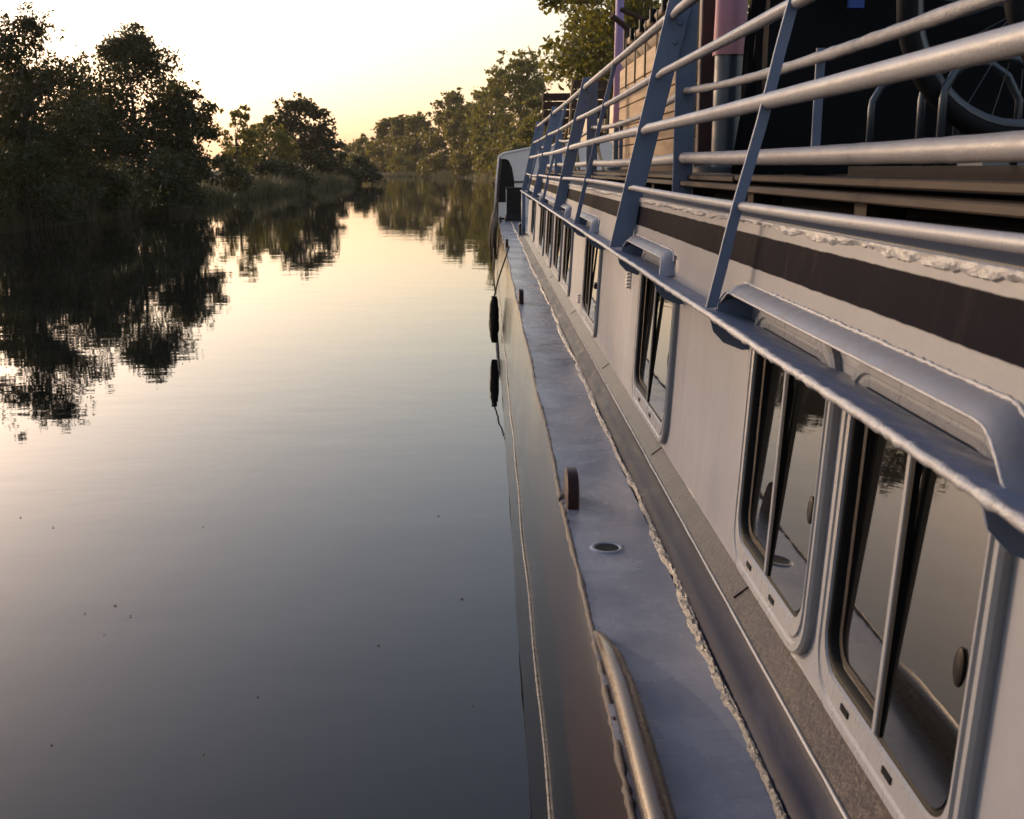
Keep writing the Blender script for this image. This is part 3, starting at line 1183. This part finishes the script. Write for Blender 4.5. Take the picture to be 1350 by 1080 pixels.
def make_post(y):
    mb = MB()
    w = .092
    zz = [-.351, -.30, .70, .735]
    sec = []
    for z in zz:
        x0 = post_x(z) - (.012 if z > .69 else 0)
        x1 = post_x(z) + w + (.02 if z < -.34 else 0)
        sec.append([(x0, y - .007, Z(z)), (x1, y - .007, Z(z)), (x1, y + .007, Z(z)), (x0, y + .007, Z(z))])
    mb.loft(sec, True, True, True)
    p = part(mb, 'railing_post', M_POST)
    ip = MB()
    ip.box(.835, .925, y + .0095, y + .0215, Z(-.12), Z(.70), .003)
    part(ip, 'inner_post', M_POST, p)
    for z in (.62, .54):
        b = MB()
        xx = post_x(z) + .06
        b.loft([[(xx + r * math.cos(t), yy_, Z(z) + r * math.sin(t)) for t in np.linspace(0, 2 * math.pi, 6, endpoint=False)] for r, yy_ in ((.013, y - .007), (.013, y - .015), (.010, y - .017))], True, False, True)
        part(b, 'bolt', M_POST, p)
    return p


for y in YPALL:
    make_post(y)
YS = YPALL + [22.2]
for i in range(len(YPALL) - 1):
    a, b = YPALL[i], YPALL[i + 1]
    for j, (z, r) in enumerate(RAILS):
        rr = random.Random(i * 10 + j)
        sag = rr.uniform(-.010, .004) * (2 if j == 3 else 1)
        pts, n = [], 28
        for k in range(n + 1):
            t = k / n
            s = 4 * t * (1 - t)
            e = min(t, 1 - t)
            zz = z + sag * s + (-.006 if e < .02 else 0)
            pts.append((post_x(z) + .022 + .006 * s, a + (b - a) * t, Z(zz)))
        mb = MB()
        rad = [r * (.72 if (k == 0 or k == n) else 1) * (1 + .03 * rr.uniform(-1, 1)) for k in range(n + 1)]
        mb.tube(pts, rad, 12)
        part(mb, 'rail', M_RAIL, smooth=True)
    # leaning flat-bar baluster at mid span
    ym = a + (b - a) * .5
    mb = MB()
    sec = []
    for z in np.linspace(-.352, .655, 12):
        x0 = post_x(z) + .008 + .002 * math.sin(z * 14)
        sec.append([(x0, ym - .005, Z(z)), (x0 + .028, ym - .005, Z(z)), (x0 + .028, ym + .005, Z(z)), (x0, ym + .005, Z(z))])
    mb.loft(sec, True, True, True)
    part(mb, 'baluster', M_POST)
    # inner railing
    for z, r, m_, sg in ((.045, .026, M_RAIL, -.012), (.335, .0155, M_BUMPY, -.05)):
        pts, rads = [], []
        n = 60
        rr = random.Random(i * 3 + int(z * 100))
        for k in range(n + 1):
            t = k / n
            pts.append((.882 + .004 * math.sin(t * 9), a + (b - a) * t, Z(z + sg * 4 * t * (1 - t))))
            rads.append(r * (1 + rr.uniform(-1, 1) * (.10 if r < .02 else .03)))
        mb = MB()
        mb.tube(pts, rads, 10)
        part(mb, 'inner_rail', m_, smooth=True)
    yi = a + (b - a) * .545
    mb = MB()
    mb.box(.872, .896, yi - .005, yi + .005, Z(.05), Z(.31), .002)
    part(mb, 'inner_baluster', M_POST)

# ---------------------------------------------------------------- upper deck boards
zd = -.026
for row in range(26):
    x0 = .90 + row * .146
    L0 = [2.9, 3.4, 2.4, 3.8][row % 4]
    y = -4.6 - (row * 1.13) % 2.0
    k = 0
    if row > 7 and row % 1 == 0:
        L0 = 8.0
    while y < YC - .1:
        y2 = min(y + L0, YC)
        ya = max(y, -4.7)
        if y2 - ya > .3:
            rr = random.Random(row * 100 + k)
            dz = rr.uniform(-.004, .004)
            dx = rr.uniform(-.006, .006)
            mb = MB()
            mb.box(x0 + dx, x0 + .140 + dx, ya + .004, y2 - .004, Z(zd - .022 + dz), Z(zd + dz), .004)
            part(mb, 'deck_plank', M_PLANK)
        y = y2
        k += 1
for k, (a, b) in enumerate([(-4.7, .9), (.91, 3.78), (3.79, 8.2), (8.21, 12.6), (12.61, 18.3)]):
    mb = MB()
    mb.box(.865 + .006 * (k % 2), .985, a, b, Z(-.077 - .003 * (k % 2)), Z(-.055 - .003 * (k % 2)), .004)
    part(mb, 'edge_plank', M_PLANK)
for k in range(20):
    y = -4.3 + k * 1.17
    if y < YC - .2:
        mb = MB()
        mb.box(.93, 1.03, y, y + .09, Z(-.126), Z(-.079))
        part(mb, 'joist_block', M_PLANK)

# ---------------------------------------------------------------- deck fittings
def lug(y, k):
    """upright rounded maroon lug welded on the deck edge"""
    mb = MB()
    L, hgt, w = .19, .125, .022
    rings = []
    for x, s in ((-w, .86), (-w * .8, 1), (w * .8, 1), (w, .86)):
        pts = []
        for t in np.linspace(0, math.pi, 13):
            pts.append((.292 + x, y + math.cos(t) * L / 2 * s, DECK - .003 + hgt * s * (math.sin(t) ** .55)))
        rings.append(pts)
    mb.loft(rings, True, True, True)
    part(mb, 'mooring_lug', M_MAROON, smooth=True, angle=40)


for k, y in enumerate((3.72, 9.6, 16.6, 24.4)):
    lug(y, k)
# capping rail near the stern, with a bent tapered front end
pts = [(.270, 2.58, DECK + .004), (.276, 2.50, DECK + .022), (.288, 2.38, DECK + .030), (.296, 2.2, DECK + .032), (.298, 1.6, DECK + .032), (.298, -4.6, DECK + .032)]
rad = [.010, .017, .026, .030, .031, .031]
mb = MB()
mb.tube(pts, rad, 14)
part(mb, 'capping_rail', M_BROWN, smooth=True, angle=60)

# ---------------------------------------------------------------- forward end
YB = 27.0
mb = MB()
prof = []
for x in np.linspace(.16, 5.04, 21):
    u = (x - 2.6) / 2.44
    prof.append((x, H + .62 - .30 * u * u))
sec0 = [(x + (.13 if i == 0 else (-.13 if i == 20 else 0)), YB, z) for i, (x, z) in enumerate(prof)]
bot = [(5.04, YB, DECK - .02), (.16, YB, DECK - .02)]
ringA = sec0 + bot
ringB = [(2.6 + (x - 2.6) * .95, YB + 2.2, z + .02 if z > DECK + .1 else z) for x, y, z in ringA]
ringC = [(2.6 + (x - 2.6) * .62, YB + 5.2, z + .05 if z > DECK + .1 else z) for x, y, z in ringA]
mb.loft([ringA, ringB, ringC], True, True, True)
fc = part(mb, 'forecastle', M_WHITE)
fc['label'] = 'white cambered raised bow house'
# dark arched doorway
mb = MB()
outl = [(.27, -.80), (.66, -.80), (.655, -.3), (.60, .02), (.52, .19), (.44, .22), (.35, .22)]
mb.loft([[(x, YB - .012, Z(z)) for x, z in outl], [(x, YB + .01, Z(z)) for x, z in outl]], True, True, True)
part(mb, 'bow_doorway', M_DARK)
mb = MB()
mb.loft([[(x, YB - .006 + d_, Z(z)) for x, z in ((.185, -1.1), (.272, -1.1), (.272, -.8), (.345, .23), (.30, .25))] for d_ in (0, .01)], True, True, True)
part(mb, 'door_jamb', M_MAROON2)
mb = MB()
mb.tube([(.17, YB - .02, DECK), (.225, YB - .02, Z(-.3)), (.285, YB - .02, Z(.28)), (.40, YB - .02, Z(.345)), (1.3, YB - .02, Z(.535))], .022, 8)
part(mb, 'edge_moulding', M_WHITE, smooth=True)
mb = MB()
mb.box(.3, 1.2, YB - .03, YB - .004, Z(-.335), Z(-.30))
part(mb, 'bow_rail', M_DARK)
# bollard on the foredeck
mb = MB()
by = 25.0
sq = lambda h, z: [(.595 - h, by - h, DECK + z), (.595 + h, by - h, DECK + z), (.595 + h, by + h, DECK + z), (.595 - h, by + h, DECK + z)]
mb.loft([sq(.205, 0), sq(.20, .04), sq(.165, .16), sq(.165, .70), sq(.178, .705), sq(.178, .735)], True, True, True)
bol = part(mb, 'bollard', M_DARK)
bol['label'] = 'square black steel bollard with flared foot'
mb = MB()
mb.box(.418, .430, by - .172, by - .150, DECK + .17, DECK + .70)  # pale strip painting in the light on the bollard's outer edge
part(mb, 'lit_edge', M_WHITE, bol)
mb = MB()
mb.box(.56, .64, 19.6, 19.9, DECK, DECK + .20, .02)
part(mb, 'deck_cleat', M_DARK)
mb = MB()
mb.tube([(.60, YC + .1, DECK), (.60, YC + .1, Z(-.36))], .035, 10)
part(mb, 'corner_pipe', M_POST, smooth=True)

# ---------------------------------------------------------------- things on and along the barge
# hanging bunch of rope
rp = empty('rope_bunch', (.2, 23.5, DECK - .5), 'brown bunch of mooring rope hanging over the hull near the bow', 'rope')
rr = random.Random(33)
for k in range(15):
    x0 = .115 + rr.uniform(-.075, .075)
    drop = rr.uniform(.45, 1.0)
    yb = 23.6 + rr.uniform(-.3, .3)
    pts = [(.25, 26.6, DECK + .45), (.19, 25.6, DECK + .30), (x0 + .05, yb + .9, DECK + .12), (x0 + .01, yb, DECK - .10), (x0 - .02, yb - .05, DECK - .35), (x0, yb, DECK - drop)]
    if k % 2:
        pts += [(x0 + .03, yb + .09, DECK - drop - .03), (x0 + .03, yb + .12, DECK - .3)]
    mb = MB()
    mb.tube([Vector(p) - Vector(rp.location) for p in pts], .019, 6)
    mb.build('strand', M_ROPE, rp, smooth=True)
mb = MB()
mb.tube([Vector(p) - Vector(rp.location) for p in [(.14, 23.4, DECK - .5), (.12, 22.8, DECK - .8), (.13, 21.6, .22), (.15, 21.0, .05)]], .014, 6)
mb.build('tail', M_ROPE, rp, smooth=True)
# fender
fe = empty('fender', (.085, 14.6, .12), 'dark ragged fender hanging on a rope against the hull', 'fender')
mb = MB()
rings = []
rr = random.Random(5)
for z in np.linspace(0, .62, 12):
    t = z / .62
    r = .068 * (math.sin(math.pi * (.08 + .84 * t)) ** .45)
    rings.append([(r * (1 + rr.uniform(-.12, .12)) * math.cos(w), r * (1 + rr.uniform(-.12, .12)) * math.sin(w), z) for w in np.linspace(0, 2 * math.pi, 12, endpoint=False)])
mb.loft(rings, True, True, True)
mb.build('body', M_DARK, fe, smooth=True)
mb = MB()
mb.tube([(0, 0, .60), (.06, 0, .85), (.165, .05, DECK - .10), (.20, .05, DECK + .02)], .012, 6)
mb.build('lanyard', M_ROPE, fe, smooth=True)

UD = Z(zd) + .002                 # walking level of the upper deck
# slatted locker with a canvas roll strapped on top
lk = empty('slatted_locker', (1.45, 8.2, UD), 'oak slatted locker with a canvas roll strapped on top, by the railing', 'locker')
LX, LY0, LY1 = -.30, -1.60, 1.55
bh = .152
for side, x in ((-1, LX), (1, .30)):
    for k in range(5):
        z0 = .05 + k * (bh + .006)
        mb = MB()
        mb.box(x - .012, x + .012, LY0, LY1, z0, z0 + bh, .004)
        mb.build('board', M_OAK, lk)
for y in (LY0 + .013, LY1 - .013):
    for k in range(5):
        z0 = .05 + k * (bh + .006)
        mb = MB()
        mb.box(LX + .014, .286, y - .012, y + .012, z0, z0 + bh, .004)
        mb.build('board', M_OAK, lk)
mb = MB()
mb.box(LX + .015, .285, LY0 + .03, LY1 - .03, .0, .82)
mb.build('carcass', M_DKWOOD, lk)
mb = MB()
nseg = 30
mb.tube([(LX + .085, LY0 + (LY1 - LY0) * t / nseg, .925 + .006 * math.sin(t * 1.3)) for t in range(nseg + 1)], [.098 + .004 * math.sin(t * 2.1) for t in range(nseg + 1)], 16)
mb.build('canvas_roll', M_CANVAS, lk, smooth=True, angle=60)
mb = MB()
mb.tube([(LX + .06, LY0, 1.075), (LX + .06, LY1, 1.075)], .026, 8)
mb.build('ridge_pole', M_CANVAS, lk, smooth=True)
for y in (-1.1, -.55, 0.0, .55, 1.1):
    mb = MB()
    mb.box(LX - .021, LX - .014, y - .018, y + .018, .66, 1.05, 0)
    mb.build('strap', M_RUB, lk)
    mb = MB()
    mb.box(LX + .01, LX + .10, y - .04, y + .04, 1.035, 1.125, .012)
    mb.build('clamp', M_RUB, lk)


def parasol(x, y, r, zs, label):
    p = empty('covered_parasol', (x, y, UD), label, 'parasol', 'closed parasols on the upper deck')
    mb = MB()
    mb.lathe([(r * 2.2, 0), (r * 2.2, .03), (r * .9, .05), (r * .9, zs + .02)], (0, 0, 0), 20)
    mb.build('steel_tube', M_STEEL, p, smooth=True, angle=40)
    mb = MB()
    rings = []
    for z in np.linspace(zs, 2.1, 14):
        t = (z - zs) / (2.1 - zs)
        rings.append([(r * 1.05 * (1 - .3 * t) * (1 + .05 * math.sin(5 * w + z * 3)) * math.cos(w), r * 1.05 * (1 - .3 * t) * (1 + .05 * math.sin(5 * w + z * 3)) * math.sin(w), z) for w in np.linspace(0, 2 * math.pi, 28, endpoint=False)])
    mb.loft(rings, True, True, True)
    mb.build('sleeve', M_SLEEVE, p, smooth=True, angle=60)
    return p


parasol(1.312, 6.2, .085, .62, 'closed parasol in pink and purple sleeve on thick steel tube')
parasol(1.42, 12.3, .055, .45, 'thin closed parasol in purple sleeve beyond the slatted locker')
# maroon post
mp = empty('timber_post', (1.235, 6.35, UD), 'maroon painted timber post beside the pink parasol sleeve', 'post')
mb = MB()
mb.box(-.055, .045, -.04, .04, 0, 2.0, .006)
mb.build('shaft', M_MAROON2, mp)
mb = MB()
mb.box(-.075, .065, -.06, .06, 0, .045, .006)
mb.build('foot', M_MAROON2, mp)
# dark post with crossbars
ms = empty('crossbar_stand', (1.33, 10.9, UD), 'dark timber post with angled crossbars beyond the slatted locker', 'post')
mb = MB()
mb.box(-.03, .03, -.03, .03, 0, 1.30, .004)
mb.build('shaft', M_DKWOOD, ms)
for a, b in (((-.16, -.1, 1.42), (.24, .2, 1.18)), ((-.05, .1, 1.50), (.34, -.1, 1.30))):
    mb = MB()
    mb.tube([a, b], .026, 6)
    mb.build('crossbar', M_DKWOOD, ms)


def deck_chair(x, y, label, rz):
    c = empty('deck_chair', (x, y, UD), label, 'chair', 'wooden chairs on the upper deck', rz)
    for sx in (-.23, .23):
        for (a, b) in (((sx, -.22, 0), (sx, .25, .62)), ((sx, .25, 0), (sx, -.25, .60)), ((sx, -.25, .45), (sx, -.34, 1.08))):
            mb = MB()
            mb.tube([a, b], .02, 6)
            mb.build('leg' if b[2] < 1 else 'back_post', M_OAK, c)
    for k in range(5):
        mb = MB()
        mb.box(-.23, .23, -.22 + k * .09, -.14 + k * .09, .44, .46)
        mb.build('seat_slat', M_DKWOOD, c)
    for k in range(4):
        mb = MB()
        z = .62 + k * .115
        mb.box(-.23, .23, -.30 - (z - .62) * .14, -.28 - (z - .62) * .14, z, z + .105)
        mb.build('back_slat', M_DKWOOD, c)
    return c


deck_chair(1.18, 14.2, 'dark brown slatted chair behind the railing, second post from bow', .25)
deck_chair(1.10, 16.6, 'slatted wooden chair behind the railing next to the bow post', -.2)

# tarpaulin-covered stack
tp = empty('tarpaulin_stack', (2.8, 4.62, UD), 'black tarpaulin draped over tall stacked gear behind the bicycles', 'tarpaulin')
mb = MB()
rings = []
for j, z in enumerate(np.linspace(0, 1.55, 16)):
    ring_ = []
    t = z / 1.55
    for u in np.linspace(0, 1, 60, endpoint=False):
        per = u * 4
        if per < 1:
            x, y, nx, ny = -1.72 + 3.44 * per, -.15, 0, -1
        elif per < 2:
            x, y, nx, ny = 1.72, -.15 + .30 * (per - 1), 1, 0
        elif per < 3:
            x, y, nx, ny = 1.72 - 3.44 * (per - 2), .15, 0, 1
        else:
            x, y, nx, ny = -1.72, .15 - .30 * (per - 3), -1, 0
        f = .035 * math.sin(u * 120 + z * 2) * (1 - t * .7) + .02 * math.sin(u * 57 + z * 5)
        ring_.append((x * (1 - .02 * t) + nx * f, y * (1 - .12 * t) + ny * f, z))
    rings.append(ring_)
mb.loft(rings, True, False, True)
mb.build('sheet', M_TARP, tp, smooth=True, angle=60)
mb = MB()
mb.tube([(-1.76, -.21, .66), (-1.69, -.21, 1.05)], .006, 5)
mb.build('lashing', M_RAIL, tp)
mb = MB()
mb.box(-1.42, -1.36, -.24, -.20, .62, .95, .01)
mb.build('blue_strap', M_BLUE, tp)


def bicycle(x, y, label, rz, z=UD):
    """black bicycle; built along +x with the front wheel at the origin"""
    b = empty('bicycle', (x, y, z), label, 'bicycle', 'black bicycles parked across the upper deck', rz)
    RW = .335

    def wheel(cx, nm):
        w = MB()
        n = 40
        rings = []
        for k in range(n + 1):
            a = 2 * math.pi * k / n
            c = (cx + RW * math.cos(a), 0, .36 + RW * math.sin(a))
            rings.append([(cx + (RW + .026 * math.cos(t)) * math.cos(a), .026 * math.sin(t), .36 + (RW + .026 * math.cos(t)) * math.sin(a)) for t in np.linspace(0, 2 * math.pi, 8, endpoint=False)])
        w.loft(rings)
        wo = w.build(nm, M_TYRE, b, smooth=True)
        r = MB()
        rings = []
        for k in range(n + 1):
            a = 2 * math.pi * k / n
            rings.append([(cx + rr_ * math.cos(a), yy_, .36 + rr_ * math.sin(a)) for rr_, yy_ in ((.312, -.012), (.296, -.011), (.292, 0), (.296, .011), (.312, .012))])
        r.loft(rings, closed=False)
        r.build('rim', M_RIM, wo, smooth=True)
        s = MB()
        for k in range(24):
            a = 2 * math.pi * k / 24
            sg = -1 if k % 2 else 1
            s.tube([(cx + .018 * math.cos(a + .9 * sg), .026 * sg, .36 + .018 * math.sin(a + .9 * sg)), (cx + .294 * math.cos(a), 0, .36 + .294 * math.sin(a))], .0014, 4, False)
        s.build('spokes', M_RIM, wo)
        hb_ = MB()
        hb_.tube([(cx, -.05, .36), (cx, .05, .36)], .02, 8)
        hb_.build('hub', M_RIM, wo, smooth=True)
        g = MB()
        rings = []
        for a in np.linspace(math.radians(20), math.radians(170), 18):
            rings.append([(cx + (RW + .05) * math.cos(a), yy_, .36 + (RW + .05 + zz_) * math.sin(a)) for yy_, zz_ in ((-.03, -.012), (-.015, 0), (.015, 0), (.03, -.012), (.015, .003), (-.015, .003))])
        g.loft(rings, True, True, True)
        g.build('mudguard', M_BIKE, b, smooth=True)

    wheel(0, 'front_wheel')
    wheel(1.06, 'rear_wheel')
    fr = MB()
    head0, head1, bb, seat, rear = (.20, 0, .70), (.165, 0, .86), (.60, 0, .31), (.74, 0, .78), (1.06, 0, .36)
    fr.tube([head0, bb], .019, 8)
    fr.tube([head1, seat], .016, 8)
    fr.tube([bb, (.78, 0, .92)], .016, 8)
    fr.tube([(.195, 0, .66), (.15, 0, .98)], .018, 8)
    for s in (-1, 1):
        fr.tube([bb, (1.06, .055 * s, .36)], .010, 6)
        fr.tube([(.735, .01 * s, .76), (1.06, .055 * s, .36)], .009, 6)
        fr.tube([(.20, .05 * s, .66), (.14, .055 * s, .52), (0, .055 * s, .36)], .011, 6)
    fr.tube([(.20, -.05, .66), (.20, .05, .66)], .014, 6)
    fr.build('frame', M_BIKE, b, smooth=True)
    hb2 = MB()
    hb2.tube([(.30, -.30, 1.03), (.18, -.22, 1.06), (.14, -.06, 1.0), (.14, .06, 1.0), (.18, .22, 1.06), (.30, .30, 1.03)], .0125, 8)
    hb2.build('handlebar', M_RIM, b, smooth=True)
    for s in (-1, 1):
        gr = MB()
        gr.tube([(.24, .26 * s, 1.045), (.34, .325 * s, 1.02)], .017, 8)
        gr.build('grip', M_TYRE, b, smooth=True)
    sd = MB()
    rings = []
    for t, w_, h_ in ((0, .02, .03), (.25, .03, .035), (.6, .075, .05), (.9, .085, .055), (1, .06, .04)):
        rings.append([(.66 + .27 * t, w_ * math.cos(a), .95 + h_ * .5 * math.sin(a)) for a in np.linspace(0, 2 * math.pi, 10, endpoint=False)])
    sd.loft(rings, True, True, True)
    sd.build('saddle', M_TYRE, b, smooth=True)
    ch = MB()
    ch.lathe([(.0, -.004), (.092, -.004), (.092, .004), (0, .004)], (0, 0, 0), 20)
    cr = ch.build('chainring', M_RIM, b)
    cr.rotation_euler = (math.pi / 2, 0, 0)
    cr.location = (.60, -.05, .31)
    for s in (-1, 1):
        ck = MB()
        e = (.60 + .12 * s, -.06 * -s, .31 - .12 * s)
        ck.tube([(.60, .06 * s, .31), (.60 + .12 * s, .075 * s, .31 - .12 * s)], .011, 6)
        ck.box(.60 + .12 * s - .045, .60 + .12 * s + .045, min(.08 * s, .17 * s), max(.08 * s, .17 * s), .31 - .12 * s - .012, .31 - .12 * s + .012, .004)
        ck.build('crank', M_RIM, b)
    rk = MB()
    for s in (-1, 1):
        rk.tube([(.86, .05 * s, .76), (1.32, .06 * s, .76), (1.32, 0, .76)], .007, 5)
        rk.tube([(1.14, .06 * s, .76), (1.06, .065 * s, .36)], .006, 5)
    rk.build('luggage_rack', M_BIKE, b, smooth=True)
    return b


bicycle(1.38, 2.92, 'black bicycle parked across the deck, wheel behind railing, farther from the stern', math.radians(8), UD + .08)
bicycle(1.34, 2.18, 'black bicycle parked across the deck, closest to the stern', math.radians(-4), UD + .06)
# rack with hoops
rk = empty('bicycle_rack', (1.15, 2.6, UD), 'low dark steel bicycle rack with upright hoops on the upper deck', 'bicycle rack')
mb = MB()
for x in (-.02, .26):
    mb.box(x, x + .03, -.9, .9, .0, .03)
mb.build('base_bar', M_DARK, rk)
for y in (-.50, -.36, .25, .39, .78):
    for dx in (0,):
        mb = MB()
        pts = [(0, y, .02), (0, y, .20)] + [(.125 - .125 * math.cos(t), y, .20 + .10 * math.sin(t)) for t in np.linspace(.2, math.pi - .2, 7)] + [(.26, y, .20), (.26, y, .02)]
        mb.tube(pts, .011, 8)
        mb.build('hoop', M_STEEL, rk, smooth=True)
# low grey boxes by the rack
for k, (x, y) in enumerate(((2.05, 3.6), (1.75, 3.75))):
    bx = empty('storage_box', (x, y, UD), ['low grey plastic box on deck in front of the black tarpaulin, further inboard', 'low grey plastic box on deck in front of the black tarpaulin, nearer the rail'][k], 'box', 'grey boxes on the upper deck')
    mb = MB()
    mb.box(-.13, .13, -.1, .1, 0, .09, .01)
    mb.build('body', M_FRAME, bx)
    mb = MB()
    mb.box(-.138, .138, -.108, .108, .09, .105, .004)
    mb.build('lid', M_STEEL, bx)

# ---------------------------------------------------------------- bits afloat
rr = random.Random(9)
for px, py in ((112, 808), (152, 798), (172, 812), (137, 836), (499, 850), (340, 918), (68, 981), (623, 929), (268, 993), (609, 789), (70, 695), (27, 682), (268, 694), (578, 680)):
    r_ = ray(px, py)
    P = Vector((0, 0, H)) + r_ * (-(H - .004) / r_.z)
    n = 7
    a0 = rr.random() * 6
    s = rr.uniform(.003, .0065)
    mb = MB()
    lo = [(s * 1.6 * math.cos(a0 + t) * (1 + .2 * math.sin(3 * t)), s * math.sin(a0 + t), 0) for t in np.linspace(0, 2 * math.pi, n, endpoint=False)]
    hi = [(x * .6, y * .6, s * .5) for x, y, z in lo]
    mb.loft([lo, hi], True, True, True)
    o = mb.build('floating_leaf', M_REEDF)
    o.location = P
    tag(o, 'tiny dry leaf fragment floating on the calm water', 'leaf', 'leaf fragments afloat')

# ---------------------------------------------------------------- air
hz = MB()
hz.box(-480, 480, -70, 460, -3.5, 34)
haze = hz.build('haze', bpy.data.materials.new('haze_air'))
haze['kind'] = 'stuff'
tag(haze, 'thin warm evening haze over the canal', 'haze')
hm = haze.data.materials[0]
hm.use_nodes = True
hn = hm.node_tree
hn.nodes.remove(hn.nodes['Principled BSDF'])
pv = hn.nodes.new('ShaderNodeVolumePrincipled')
pv.inputs['Color'].default_value = (.95, .90, .82, 1)
pv.inputs['Density'].default_value = 0.0001
pv.inputs['Anisotropy'].default_value = 0.4
hn.links.new(pv.outputs[0], hn.nodes['Material Output'].inputs['Volume'])
